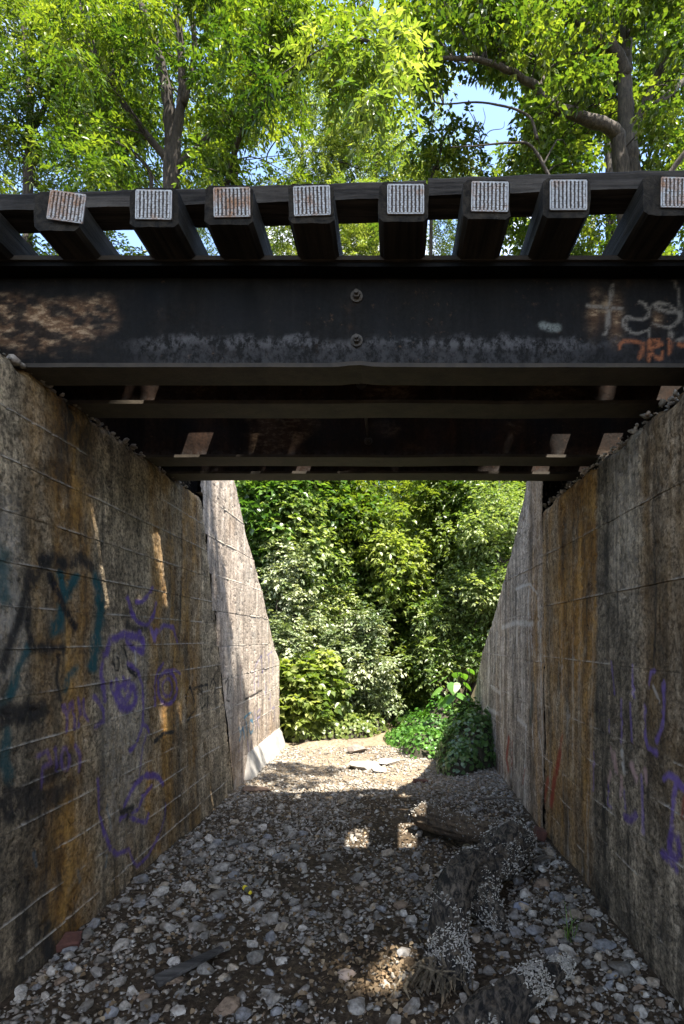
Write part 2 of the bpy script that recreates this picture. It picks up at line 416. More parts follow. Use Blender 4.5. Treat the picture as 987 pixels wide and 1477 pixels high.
# ------------------------------------------------------------------ terrain
LW, RW = -1.97, 1.456          # inner faces of the two abutments
LTOP = [(5.76, 3.98), (6.9, 3.93), (7.19, 3.68), (7.46, 3.35), (8.11, 2.885), (8.88, 2.23), (9.46, 1.72), (9.9, 1.45)]
RTOP = [(5.37, 4.05), (5.6, 4.0), (6.06, 3.575), (6.57, 3.13), (7.22, 2.76), (7.96, 2.25), (9.0, 1.70), (9.75, 1.10), (9.9, 0.95)]

def bank(y, side):
    prof = [(-3.5, 0.0), (0.4, 3.4), (1.2, 3.85)]
    far = LTOP if side < 0 else RTOP
    xs = [a for a, _ in prof] + [a for a, _ in far] + [12.3]
    zs = [b for _, b in prof] + [b - 0.14 for _, b in far] + [0.0]
    return np.interp(y, xs, zs)

def gh(x, y):
    x = np.asarray(x, float); y = np.asarray(y, float); x, y = np.broadcast_arrays(x, y)
    n = (fbm(st3(x * 0.9, y * 0.9, 0 * x + 3.3), 4, 5) - 0.5) * 0.14 + (fbm(st3(x * 6, y * 6, 0 * x), 3, 9) - 0.5) * 0.035
    base = n + np.clip(y - 9.5, 0, 60) * 0.06
    base = base + 0.06 * sstep(-0.9, -1.95, x) * sstep(6.5, 5, y) + 0.05 * sstep(0.8, 1.45, x)
    jl = np.where(y < 5.85, sstep(-2.66, -2.9, x), sstep(-2.2, -2.5, x))
    jr = np.where(y < 5.3, sstep(2.16, 2.4, x), sstep(1.7, 2.0, x))
    side = np.where(x < 0, bank(y, -1) * jl, bank(y, 1) * jr)
    side = side * (1 + 0.25 * (fbm(st3(x * 0.3, y * 0.3, 0 * x), 3, 2) - 0.5))
    ax = np.clip(np.abs(x + 0.1) - 2.2, 0, 40)
    hill = np.minimum(0.42 * ax, 6) * sstep(9.5, 12.5, y)
    hill = hill + np.minimum(np.clip(y - 18, 0, 60) * 0.12, 5)
    return base + np.maximum(side, hill)

def lin(a, b, n): return list(np.linspace(a, b, n, endpoint=False))
gx = np.array(lin(-400, -60, 6) + lin(-60, -12, 14) + lin(-12, -3.2, 22) + lin(-3.2, -2.1, 16) + lin(-2.1, 1.55, 96) + lin(1.55, 2.7, 16) + lin(2.7, 12, 24) + lin(12, 60, 14) + lin(60, 401, 7))
gy = np.array(lin(-300, -40, 6) + lin(-40, -4, 12) + lin(-4, 1.5, 20) + lin(1.5, 10, 190) + lin(10, 20, 40) + lin(20, 60, 24) + lin(60, 601, 10))
GX, GY = np.meshgrid(gx, gy, indexing='ij')
gV = np.stack([GX, GY, gh(GX, GY)], -1).reshape(-1, 3)
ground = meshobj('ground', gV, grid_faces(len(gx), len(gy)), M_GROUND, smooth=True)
tag(ground, kind='structure')

# narrow trail climbing away between the plants
ty = np.linspace(9.6, 20, 50); tx0 = -0.18 + 0.25 * np.sin((ty - 9.6) * 0.35)
tw = np.linspace(-0.32, 0.32, 9)
TX = tx0[:, None] + tw[None] * (1 + 0.3 * (fbm(st3(ty, ty * 0, ty * 0 + 1), 2, 4)[:, None] - 0.5)); TY = np.repeat(ty[:, None], 9, 1)
M_TRAIL = mat_plain('trail_dirt', (0.17, 0.125, 0.08), 0.95, 0.5, 14)
trail = meshobj('dirt_path', np.stack([TX, TY, gh(TX, TY) + 0.012], -1).reshape(-1, 3), grid_faces(50, 9), M_TRAIL, smooth=True)
tag(trail, kind='structure')

# ------------------------------------------------------------------ paint and stains on the walls
def wallpt(x, y, side):
    X = LW if side < 0 else RW
    D = X * FPX / (x - VX)
    return D, EYE + (VY - y) * D / FPX

PURPLE = (0.095, 0.05, 0.26); TEAL = (0.012, 0.065, 0.075); BLACK = (0.012, 0.011, 0.012); BLUE = (0.01, 0.13, 0.22)
SLATE = (0.14, 0.13, 0.24); WHITEP = (0.6, 0.58, 0.55); REDP = (0.25, 0.045, 0.025); PINK = (0.5, 0.33, 0.33); LILAC = (0.17, 0.11, 0.40)
def arc(cx, cy, rx, ry, a0=0, a1=360, n=18):
    return [(cx + rx * math.cos(R(a)), cy + ry * math.sin(R(a))) for a in np.linspace(a0, a1, n)]
# (colour, half width in metres, strength, polyline in photo pixels)
SL = [
 (TEAL, .05, .8, [(88, 828), (92, 858), (84, 900), (78, 910)]), (TEAL, .04, .8, [(110, 832), (94, 860), (88, 876)]),
 (BLACK, .032, .8, [(72, 832), (90, 872), (108, 905)]), (BLACK, .05, .75, [(60, 815), (75, 803), (92, 815)]), (BLACK, .045, .7, [(105, 815), (118, 806), (130, 818)]),
 (TEAL, .055, .8, [(140, 840), (146, 880), (140, 925), (134, 960)]), (TEAL, .05, .6, [(0, 830), (8, 800), (4, 860)]), (BLACK, .035, .7, [(44, 830), (30, 880), (14, 925), (0, 960)]),
 (TEAL, .035, .7, [(38, 935), (22, 970), (12, 1002)]), (BLACK, .02, .7, [(84, 945), (80, 980), (86, 1010)]), (TEAL, .03, .65, [(110, 964), (98, 975), (92, 996)]),
 (BLACK, .03, .7, [(62, 815), (42, 850), (36, 905), (45, 935), (90, 935)]), (TEAL, .04, .6, [(3, 1020), (8, 1060), (6, 1100), (16, 1130)]), (BLACK, .06, .7, [(0, 1035), (30, 1030), (60, 1025)]),
 (BLACK, .09, .6, [(20, 1150), (60, 1160), (95, 1140)]), (BLACK, .08, .6, [(70, 1120), (95, 1095)]), (BLACK, .06, .7, [(0, 1165), (20, 1172)]),
 # purple face with horns
 (PURPLE, .022, .9, [(183, 862), (188, 880), (196, 897), (208, 903)]), (PURPLE, .022, .9, [(224, 870), (220, 888), (212, 900), (205, 905)]), (PURPLE, .02, .9, [(196, 868), (203, 868), (212, 858), (219, 848)]),
 (BLACK, .03, .6, [(182, 902), (196, 908), (208, 908)]),
 (PURPLE, .03, .95, [(153, 942), (160, 922), (178, 915), (204, 921), (205, 940), (190, 936), (182, 926)]), (PURPLE, .03, .9, [(200, 913), (204, 928)]), (PURPLE, .024, .8, [(150, 945), (146, 968), (149, 990), (152, 1010)]),
 (PURPLE, .022, .8, [(215, 906), (222, 915), (236, 902), (250, 905), (257, 925)]), (LILAC, .03, .8, [(217, 910), (220, 922), (224, 910)]),
 (BLACK, .011, .95, [(164, 938), (163, 955), (166, 968), (171, 966), (171, 950), (168, 948)]), (BLACK, .011, .95, [(178, 935), (184, 952), (183, 965), (190, 963)]), (BLACK, .016, .95, [(186, 968), (196, 975), (198, 970), (190, 968)]), (WHITEP, .012, .5, [(194, 940), (195, 960)]),
 (PURPLE, .02, .9, [(184, 957), (198, 968), (206, 990), (207, 1015), (206, 1040), (203, 1055), (195, 1075), (188, 1082)]), (PURPLE, .018, .8, [(206, 1045), (212, 1048), (215, 1056)]),
 (PURPLE, .034, .95, arc(182, 1005, 15, 18, 0, 360)), (PURPLE, .03, .9, [(172, 1002), (178, 1015), (186, 1004)]), (PURPLE, .02, .9, [(160, 985), (163, 1000)]), (PURPLE, .02, .9, [(168, 980), (172, 1000)]), (PURPLE, .02, .9, [(177, 978), (180, 995)]), (PURPLE, .02, .9, [(186, 980), (188, 998)]),
 (PURPLE, .018, .8, [(224, 1018), (222, 990), (226, 968), (236, 957)]), (PURPLE, .022, .85, arc(242, 992, 15, 24, 20, 380)), (PURPLE, .018, .75, arc(242, 992, 8, 13, 0, 360)), (PURPLE, .018, .8, [(238, 972), (252, 965), (262, 972)]),
 (PURPLE, .016, .7, [(92, 1018), (97, 1040), (95, 1055)]), (PURPLE, .016, .7, [(97, 1030), (104, 1012), (107, 1035), (108, 1050)]), (PURPLE, .016, .7, [(112, 1008), (116, 1030), (114, 1048)]), (PURPLE, .016, .7, [(120, 1010), (122, 1030), (128, 1040)]), (PURPLE, .018, .8, [(136, 1005), (142, 1012), (150, 1025), (150, 1040), (138, 1048)]),
 (PURPLE, .016, .6, [(55, 1090), (66, 1083), (72, 1100), (60, 1108), (60, 1135)]), (PURPLE, .016, .6, arc(93, 1095, 6, 16, 0, 360)), (PURPLE, .016, .6, [(108, 1075), (114, 1090), (112, 1112)]), (PURPLE, .016, .6, [(78, 1080), (80, 1110)]),
 # big mouth outline
 (PURPLE, .02, .85, [(140, 1125), (141, 1160), (147, 1195), (158, 1225), (166, 1232), (178, 1228), (184, 1225)]), (PURPLE, .016, .7, [(184, 1225), (190, 1243), (197, 1250), (212, 1235), (228, 1205), (236, 1180), (238, 1160)]),
 (PURPLE, .026, .9, [(172, 1182), (182, 1155), (195, 1130), (210, 1118), (228, 1120), (234, 1130)]), (PURPLE, .022, .9, [(172, 1180), (198, 1168), (206, 1150), (218, 1135)]), (PURPLE, .02, .9, [(180, 1175), (195, 1183), (210, 1186), (214, 1175)]), (BLACK, .03, .7, [(174, 1172), (190, 1165), (182, 1180)]), (PURPLE, .015, .6, [(200, 1118), (205, 1080), (210, 1060)]),
 (BLUE, .012, .4, [(155, 1160), (158, 1195)]), (BLUE, .012, .4, [(152, 1235), (150, 1250)]), (BLUE, .014, .35, [(48, 1230), (52, 1250)]), (BLUE, .014, .35, [(110, 1255), (114, 1270)]),
 # dark running letters near the pier end
 (BLACK, .014, .8, [(271, 1010), (271, 1000), (276, 990), (281, 1010), (282, 1025), (272, 1040)]), (BLACK, .014, .8, [(281, 994), (291, 988), (292, 1010)]), (BLACK, .014, .8, [(291, 990), (300, 987), (301, 1005), (300, 1020)]), (BLACK, .014, .8, [(303, 990), (308, 978), (312, 986), (311, 1005)]),
 (BLACK, .012, .8, [(292, 1022), (298, 1015)]), (BLACK, .02, .85, [(222, 1070), (236, 1058), (250, 1056)]), (BLACK, .012, .7, [(316, 1028), (320, 1018)]),
]
SLW = [  # on the far wing wall
 (BLUE, .030, .95, [(343, 1051), (346, 1060), (344, 1066)]), (BLUE, .020, .9, [(345, 1056), (349, 1050), (351, 1066)]), (BLUE, .018, .9, [(351, 1036), (356, 1031)]), (BLUE, .018, .85, [(353, 1040), (355, 1062)]), (BLUE, .018, .85, [(357, 1030), (361, 1028)]), (BLUE, .02, .9, arc(361, 1048, 3, 9)), (BLUE, .016, .8, [(363, 1030), (364, 1056)]), (SLATE, .018, .8, [(366, 1024), (368, 1050)]), (SLATE, .018, .8, [(370, 1028), (374, 1022), (374, 1034), (370, 1036), (373, 1050)]), (SLATE, .014, .6, [(343, 1085), (347, 1075), (347, 1068)]), (SLATE, .02, .7, [(356, 1068), (358, 1088)]), (SLATE, .016, .7, [(361, 1068), (363, 1080)]),
 (SLATE, .02, .8, [(368, 958), (366, 975), (366, 1005)]), (SLATE, .02, .8, [(374, 950), (377, 946), (378, 970), (379, 968)]), (SLATE, .02, .8, [(381, 940), (382, 965)]), (SLATE, .02, .8, [(372, 975), (372, 990)]), (SLATE, .02, .7, [(368, 960), (372, 952)]), (SLATE, .022, .75, [(388, 948), (389, 985)]), (SLATE, .02, .7, [(394, 945), (394, 975)]), (SLATE, .02, .75, [(382, 985), (382, 1003), (385, 990)]), (SLATE, .02, .7, [(388, 1010), (390, 1000), (389, 1030)]), (SLATE, .02, .7, [(392, 1022), (396, 1020), (395, 1040)]), (SLATE, .018, .8, [(386, 945), (393, 940)]),
 (BLACK, .012, .7, [(333, 975), (332, 990), (330, 1000)]), (BLACK, .012, .75, [(324, 985), (328, 978), (327, 1000), (326, 1010), (330, 1012)]), (BLACK, .016, .8, [(352, 1009), (362, 1004), (377, 996)]), (REDP, .012, .35, [(347, 960), (346, 1010)]),
]
SR = [
 (LILAC, .016, .75, [(934, 990), (938, 970), (943, 968)]), (LILAC, .018, .8, [(955, 985), (957, 1010), (953, 1050), (946, 1068)]), (LILAC, .02, .75, [(928, 1020), (930, 1065), (934, 1078), (945, 1086)]), (LILAC, .014, .6, [(897, 1010), (897, 1070)]), (LILAC, .014, .65, [(911, 960), (912, 1000), (915, 1005)]), (LILAC, .014, .6, [(909, 1015), (911, 1070)]), (LILAC, .014, .5, [(882, 955), (887, 1000)]), (LILAC, .014, .5, [(880, 1040), (880, 1055)]), (LILAC, .014, .5, [(858, 1085), (857, 1140)]), (LILAC, .016, .6, [(880, 1125), (878, 1160), (884, 1165)]), (LILAC, .016, .55, [(902, 1140), (903, 1165)]), (LILAC, .018, .6, [(925, 1120), (927, 1170), (928, 1200)]),
 (LILAC, .022, .9, [(957, 1123), (964, 1119), (975, 1125), (987, 1142)]), (LILAC, .02, .85, [(973, 1128), (970, 1160), (966, 1200), (962, 1220)]), (PURPLE, .03, .9, arc(971, 1222, 7, 16)), (PURPLE, .024, .85, [(955, 1230), (965, 1240), (975, 1255)]), (PURPLE, .022, .7, [(903, 1178), (910, 1184), (917, 1176)]),
 (PINK, .03, .55, [(888, 1090), (890, 1112)]), (PINK, .022, .5, [(883, 1115), (880, 1128)]), (PINK, .026, .55, [(912, 1105), (918, 1125)]), (PINK, .022, .5, [(930, 1112), (932, 1128)]), (PINK, .02, .5, [(898, 1122), (897, 1150)]), (WHITEP, .02, .45, [(899, 1085), (902, 1115)]), (PINK, .02, .4, [(882, 1080), (885, 1095)]), (REDP, .012, .5, [(985, 1150), (983, 1180)]), (WHITEP, .014, .4, [(941, 990), (950, 1012)]),
 (REDP, .05, .75, [(808, 1085), (800, 1120), (794, 1160)]), (REDP, .035, .6, [(790, 1125), (783, 1165)]), (REDP, .03, .5, [(812, 1060), (806, 1100)]),
]
SRW = [
 (REDP, .045, .65, [(735, 1065), (731, 1095), (733, 1110)]), (WHITEP, .012, .8, [(739, 1050), (738, 1085), (737, 1125)]), (REDP, .018, .8, [(740, 1070), (738, 1110)]), (WHITEP, .013, .8, [(760, 1045), (759, 1090), (756, 1130)]), (WHITEP, .012, .75, [(715, 1010), (716, 1060), (713, 1110)]), (WHITEP, .012, .7, [(768, 1045), (770, 1090)]), (REDP, .014, .7, [(758, 1110), (756, 1130)]), (WHITEP, .012, .6, [(776, 1055), (782, 1090), (784, 1125)]), (WHITEP, .03, .45, [(748, 1035), (758, 1045)]),
 (WHITEP, .022, .5, [(764, 850), (764, 890)]), (WHITEP, .018, .4, [(745, 850), (765, 842), (776, 856)]), (WHITEP, .03, .35, [(725, 905), (745, 898), (770, 900)]), (WHITEP, .012, .55, [(742, 930), (741, 980)]), (WHITEP, .014, .5, [(717, 930), (712, 985)]), (WHITEP, .03, .35, [(710, 990), (722, 1000)]), (TEAL, .05, .3, [(770, 990), (765, 1040)]), (WHITEP, .012, .5, [(767, 900), (770, 945)]), (WHITEP, .03, .35, [(702, 1020), (720, 1030)]),
]
def strokes_wall(lst, side):
    out = []
    for col, w, a, pl in lst:
        pts = np.array([wallpt(x, y, side) for x, y in pl])
        out.append((col, w, a, pts))
    return out

def paint_attr(U, Wc, strokes):
    """U, Wc arrays of wall coordinates; returns RGBA"""
    out = np.zeros(U.shape + (4,)); jit = (fbm(st3(U * 14, Wc * 14, 0 * U), 3, 31) - 0.5)
    for col, w, a, pts in strokes:
        lo = pts.min(0) - w * 2; hi = pts.max(0) + w * 2
        sel = (U > lo[0]) & (U < hi[0]) & (Wc > lo[1]) & (Wc < hi[1])
        if not sel.any(): continue
        u = U[sel]; v = Wc[sel]; d = np.full(u.shape, 9.0)
        for p, q in zip(pts[:-1], pts[1:]):
            e = q - p; L = max(e @ e, 1e-9)
            t = np.clip(((u - p[0]) * e[0] + (v - p[1]) * e[1]) / L, 0, 1)
            d = np.minimum(d, np.hypot(u - p[0] - t * e[0], v - p[1] - t * e[1]))
        al = min(1.0, a * (0.85 if col[2] > col[1] * 1.6 else 1.2)) * (1 - sstep(w * 0.35, w * 1.5, d + jit[sel] * w * 1.1))
        o = out[sel]; na = np.maximum(o[:, 3], al)
        f = np.where(al > 0, al / np.maximum(na, 1e-6), 0)[:, None]
        o[:, :3] = o[:, :3] * (1 - f) + np.array(col) * f; o[:, 3] = na; out[sel] = o
    return out

def bandf(y, a, b, s=0.12): return sstep(a - s, a + s, y) * (1 - sstep(b - s, b + s, y))

def stain_left(Y, Z):
    w = (fbm(st3(Y * 2.2, Z * 0.5, 0 * Y), 4, 41) - 0.5) * 0.5
    y = Y + w * 0.5; r = 0 * Y; d = 0 * Y; h = 0 * Y
    r = r + bandf(y, 3.3, 3.74, 0.06) * (0.3 + 0.65 * sstep(1.0, 3.0, Z)) + 0.45 * bandf(y, 3.05, 3.5, .1)
    r = r + bandf(y, 4.55, 5.1, 0.09) * (0.5 + 0.5 * sstep(2.6, 1.4, Z)) + bandf(y, 5.0, 5.75, 0.12) * 0.6
    r = r + bandf(y, 3.0, 6.0, 0.5) * 0.35 * sstep(1.35, 0.5, Z)
    d = d + bandf(y, 2.2, 3.3, 0.2) * 0.62 * sstep(2.7, 1.4, Z) + bandf(y, 3.25, 3.75, .05) * 0.55 * sstep(1.6, 3.2, Z)
    d = d + 0.35 * bandf(y, 4.9, 5.3, 0.08) + 0.4 * sstep(0.9, 0.1, Z) * sstep(6, 4, Y) + 0.7 * bandf(y, 5.35, 5.5, .05) * sstep(1.6, 2.8, Z)
    d = d + 0.5 * bandf(y, 3.2, 3.7, .1) * sstep(2.9, 3.3, Z)
    r = r * (0.35 + 0.85 * sstep(.36, .62, fbm(st3(Y * 4.5, Z * 1.3, 0 * Y), 4, 47)))
    d = d + 0.55 * sstep(.60, .72, fbm(st3(Y * 15, Z * 0.45, 0 * Y), 3, 48)) * sstep(.42, .6, fbm(st3(Y * 1.3, Z * 1.1, 0 * Y), 3, 49))
    h = h + 0.4 * bandf(y, 1.8, 2.95, 0.1) * bandf(Z, 1.7, 2.6, 0.25) + 0.25 * bandf(y, 3.85, 4.5, .1) * sstep(2.1, 1.5, Z) * sstep(0.2, .8, Z)
    return np.clip(np.stack([r, d, h], -1), 0, 1)

def stain_lwing(Y, Z):
    r = 0.22 * sstep(0.55, 0.75, fbm(st3(Y * 3, Z * 0.6, 0 * Y), 4, 43)) + 0.3 * sstep(1.0, .3, Z) * sstep(7.6, 7.0, Y)
    d = 0.25 * sstep(0.55, 0.7, fbm(st3(Y * 5, Z * 0.9, 0 * Y), 4, 44)); h = 0.35 * sstep(0.5, 0.7, fbm(st3(Y * 2.4, Z * 1.1, 0 * Y), 4, 45))
    return np.clip(np.stack([r, d, h], -1), 0, 1)

def stain_right(Y, Z):
    w = (fbm(st3(Y * 2.2, Z * 0.4, 0 * Y + 7), 4, 51) - 0.5) * 0.35
    y = Y + w * 0.4; r = 0 * Y; d = 0 * Y; h = 0 * Y
    r = r + bandf(y, 4.0, 4.85, 0.05) * (0.62 + 0.4 * sstep(1.0, 2.2, Z)) + bandf(y, 4.8, 5.6, 0.15) * 0.55
    r = r + 0.35 * bandf(y, 2.3, 3.25, 0.1) * sstep(0.4, 2.0, Z)
    d = d + bandf(y, 3.72, 4.0, 0.05) * 0.72 + bandf(y, 3.35, 3.72, 0.08) * 0.42 * sstep(2.9, 1.6, Z) + bandf(y, 2.95, 3.2, 0.06) * 0.5 + bandf(y, 4.15, 4.3, .05) * .35 + bandf(y, 4.6, 4.72, .04) * .4
    d = d + 0.35 * bandf(y, 2.0, 2.8, .2) + 0.3 * sstep(0.7, 0.1, Z) + 0.5 * bandf(y, 3.0, 3.6, .2) * sstep(2.75, 3.1, Z)
    r = r * (0.75 + 0.45 * sstep(.36, .62, fbm(st3(Y * 5, Z * 1.0, 0 * Y + 4), 4, 57)))
    d = d + 0.6 * sstep(.60, .70, fbm(st3(Y * 16, Z * 0.4, 0 * Y + 4), 3, 58)) * sstep(.40, .58, fbm(st3(Y * 1.5, Z * 1.1, 0 * Y + 4), 3, 59))
    h = h + 0.3 * bandf(y, 3.3, 3.7, .1) * sstep(1.9, 2.6, Z) + 0.45 * sstep(0.60, 0.72, fbm(st3(Y * 16, Z * 0.8, 0 * Y), 3, 53)) * sstep(2.6, 1.4, Z) * bandf(y, 4.0, 6, .3)
    return np.clip(np.stack([r, d, h], -1), 0, 1)

def stain_rwing(Y, Z):
    s = fbm(st3(Y * 6, Z * 0.5, 0 * Y), 4, 61)
    r = 0.4 * bandf(Y, 5.2, 5.9, .2) + 0.25 * sstep(0.5, 0.7, fbm(st3(Y * 4, Z * .5, 0 * Y), 3, 63)); d = 0.6 * sstep(0.48, 0.66, s)
    h = 0.75 * sstep(0.56, 0.7, fbm(st3(Y * 9, Z * 0.8, 0 * Y + 2), 4, 62)) * sstep(3.0, 1.8, Z)
    return np.clip(np.stack([r, d, h], -1), 0, 1)

def wall_disp(Y, Z, s):
    p = st3(Y, Z, 0 * Y + s)
    d = (fbm(p * 1.1, 3, 71) - 0.5) * 0.045 + (fbm(p * 7, 4, 72) - 0.5) * 0.016
    pit = fbm(p * 24, 2, 73); d = d - 0.012 * sstep(0.70, 0.82, pit)
    return d

def make_bands(parent, side, X, y0f, y1f, edges, topf, stain, strokes, mat, dy, s, name='concrete_lift'):
    """face of a poured wall, one part per form-board lift; fins of leaked cement stand along the joints"""
    inward = 1.0 if side < 0 else -1.0
    for b, (za, zb) in enumerate(zip(edges[:-1], edges[1:])):
        a0, a1 = y0f((za + zb) / 2), y1f((za + zb) / 2)
        ys = [a0]
        while ys[-1] < a1 - 1e-6:
            ys.append(min(a1, ys[-1] + max(dy * ys[-1], 0.012)))
        ys = np.array(ys); tops = np.minimum(zb, topf(ys)); keep = tops > za + 0.015
        if keep.sum() < 3: continue
        ys = ys[keep]; tops = tops[keep]
        hb = zb - za; t = np.concatenate([[0, .003 / hb, .007 / hb], np.linspace(.014 / hb, 1 - .014 / hb, max(4, int(hb / 0.013))), [1 - .007 / hb, 1 - .003 / hb, 1]]); nz = len(t)
        Yg = np.repeat(ys[:, None], nz, 1) ; Zg = za + 0.0006 + (tops[:, None] - za - 0.0012) * t[None]
        # the wall ends follow the given end line, not a stair
        f = (Yg - ys[0]) / max(ys[-1] - ys[0], 1e-6)
        Yw = y0f(Zg) * (1 - f) + y1f(Zg) * f if keep.all() else Yg
        off = (hash3(np.int64(b), np.int64(s), np.int64(3), 1) - 0.5) * 0.005
        d = wall_disp(Yw, Zg, s) + off
        ez = np.minimum(Zg - za, 9); et = tops[:, None] - Zg
        crumble = fbm(st3(Yw * 3.2, Zg * 0 + b * 7.3, Zg * 0 + s), 4, 81)
        fin = sstep(0.40 if side < 0 else 0.45, 0.54 if side < 0 else 0.60, crumble)
        d = d + 0.0055 * fin * np.exp(-(ez / 0.005) ** 2) - 0.0045 * np.exp(-(et / 0.005) ** 2) * (1 - 0.6 * fin)
        top_edge = (tops < zb - 1e-4) | (b == len(edges) - 2)
        d = d - np.where(top_edge[:, None], 0.05 * np.exp(-(et / 0.03) ** 2) * (0.4 + 1.6 * sstep(.45, .7, fbm(st3(Yw * 9, Zg * 9, 0 * Zg), 3, 83))), 0)
        sx = stain(Yw, Zg)
        sx[..., 2] = np.maximum(sx[..., 2], 0.85 * fin * np.exp(-(ez / 0.008) ** 2))
        sx[..., 1] = np.maximum(sx[..., 1], 0.5 * (1 - fin) * np.exp(-(ez / 0.007) ** 2))
        pc = paint_attr(Yw, Zg, strokes)
        nY = len(ys)
        front = st3(X + inward * d, Yw, Zg)
        back = st3(X - inward * 0.06 + 0 * d, Yw, Zg)
        # ring: back row, front rows, back row, so that every lift has depth
        Vg = np.concatenate([back[:, :1], front, back[:, -1:]], 1); n2 = nz + 2
        att = lambda A: np.concatenate([A[:, :1], A, A[:, -1:]], 1).reshape(-1, A.shape[-1])
        st4 = np.concatenate([sx, np.ones(sx.shape[:-1] + (1,))], -1)
        F = grid_faces(nY, n2)
        if side < 0: F = F[:, ::-1]
        caps = []
        for i in (0, nY - 1):
            rr = [i * n2 + k for k in range(n2)]
            caps.append(rr if (i == 0) == (side < 0) else rr[::-1])
        o = meshobj(name, Vg.reshape(-1, 3), F, mat, parent, True, {'stain': att(st4), 'paint': att(pc)})

def prism_yz(name, poly, x0, x1, mat, parent):
    """solid whose outline is drawn in the YZ plane"""
    n = len(poly); V = [(x0, y, z) for y, z in poly] + [(x1, y, z) for y, z in poly]
    F = [tuple(range(n)), tuple(range(2 * n - 1, n - 1, -1))] + [(i, n + i, n + (i + 1) % n, (i + 1) % n) for i in range(n)]
    return meshobj(name, V, F, mat, parent, False)

const = lambda v: (lambda z: v + 0 * np.asarray(z, float))
L_SHADE = lambda z: np.interp(np.asarray(z, float), [0, 3.35], [6.95, 5.76])      # deck's shadow edge built in as the split between brown and pale concrete
# left abutment
labut = empty('concrete_abutment', (LW, 4.0, 0), 'brown stained concrete abutment with purple graffiti face on the left of the passage', 'abutment')
LE = [-0.12, 0.2, 0.44, 0.66, 0.9, 1.11, 1.33, 1.59, 1.84, 2.06, 2.29, 2.55, 2.82, 3.08, 3.35]
make_bands(labut, -1, LW, const(0.9), L_SHADE, LE, const(3.35), stain_left, strokes_wall(SL, -1), M_CON_L, 0.0042, 1)
prism_yz('wall_core', [(0.9, -0.4), (6.9, -0.4), (5.75, 3.3), (0.9, 3.3)], LW - 0.95, LW - 0.055, M_CON_L, labut)
mb = MB(); mb.box(LW - 0.95, LW - 0.72, 0.9, 5.72, 3.3, 3.99, 0.02); mb.build('backwall', M_CON_L, labut)
mb = MB(); mb.box(LW - 0.725, LW - 0.05, 0.9, 5.72, 3.28, 3.342, 0.01); mb.build('bridge_seat', M_CON_L, labut)
# left far wing
lwing = empty('wing_wall', (LW, 7.8, 0), 'pale sunlit concrete wing wall with blue and slate graffiti at the far left', 'wing wall')
ltop = lambda y: np.interp(y, [a for a, _ in LTOP], [b for _, b in LTOP])
WE = [-0.12, 0.33, 0.72, 1.05, 1.42, 1.8, 2.2, 2.6, 3.0, 3.4, 4.0]
L_SHADE2 = lambda z: L_SHADE(z) + 0.006
make_bands(lwing, -1, LW + 0.004, L_SHADE2, const(9.75), WE, ltop, stain_lwing, strokes_wall(SLW, -1), M_CON_W, 0.0036, 2)
prism_yz('wall_core', [(7.0, -0.4), (9.74, -0.4), (9.74, 1.5), (9.46, 1.64), (8.88, 2.15), (8.11, 2.8), (7.46, 3.27), (7.19, 3.6), (6.9, 3.86), (5.80, 3.93), (5.80, 3.36)], LW - 0.5, LW - 0.052, M_CON_W, lwing)
mb = MB(); M_FOOTC = mat_plain('footing_concrete', (0.30, 0.285, 0.265), 0.9, 0.3, 5)
ft = prism_yz('footing', [(7.3, -0.3), (9.8, -0.3), (9.8, 0.33), (7.55, 0.33)], LW, LW + 0.02, M_FOOTC, lwing)  # sloped concrete footing in one plain pale tone
for v in ft.data.vertices:
    if v.co.x > LW + 0.01 and v.co.z < 0: v.co.x += 0.16; v.co.z = -0.25
# right abutment
rabut = empty('concrete_abutment', (RW, 4.0, 0), 'grey concrete abutment with a broad orange rust streak on the right of the passage', 'abutment')
RE = [-0.12, 0.26, 0.5, 0.74, 1.0, 1.25, 1.72, 2.2, 2.68, 3.15]
make_bands(rabut, 1, RW, const(0.9), const(5.365), RE, const(3.15), stain_right, strokes_wall(SR, 1), M_CON_R, 0.0042, 3)
prism_yz('wall_core', [(0.9, -0.4), (5.36, -0.4), (5.36, 3.1), (0.9, 3.1)], RW + 0.055, RW + 0.95, M_CON_R, rabut)
mb = MB(); mb.box(RW + 0.72, RW + 0.95, 0.9, 5.36, 3.1, 3.99, 0.02); mb.build('backwall', M_CON_R, rabut)
mb = MB(); mb.box(RW + 0.05, RW + 0.725, 0.9, 5.355, 3.08, 3.142, 0.01); mb.build('bridge_seat', M_CON_R, rabut)
for gy_ in (3.11, 3.58, 4.615, 5.055):
    mb = MB(); mb.box(RW + 0.2, RW + 0.6, gy_ - 0.16, gy_ + 0.16, 3.138, 3.349, 0.012); mb.build('bearing_block', M_CON_R, rabut)
rwing = empty('wing_wall', (RW, 7.5, 0), 'shaded concrete wing wall with white and red paint runs at the far right', 'wing wall')
rtop = lambda y: np.interp(y, [a for a, _ in RTOP], [b for _, b in RTOP])
WER = [-0.12, 0.35, 0.75, 1.2, 1.66, 2.14, 2.62, 3.1, 3.58, 4.06]
make_bands(rwing, 1, RW - 0.006, const(5.372), const(9.85), WER, rtop, stain_rwing, strokes_wall(SRW, 1), M_CON_RW, 0.0036, 4)
prism_yz('wall_core', [(5.375, -0.4), (9.84, -0.4), (9.84, 0.92), (9.0, 1.63), (7.96, 2.17), (7.22, 2.68), (6.57, 3.05), (6.06, 3.5), (5.6, 3.93), (5.375, 3.98)], RW + 0.05, RW + 0.5, M_CON_W, rwing)

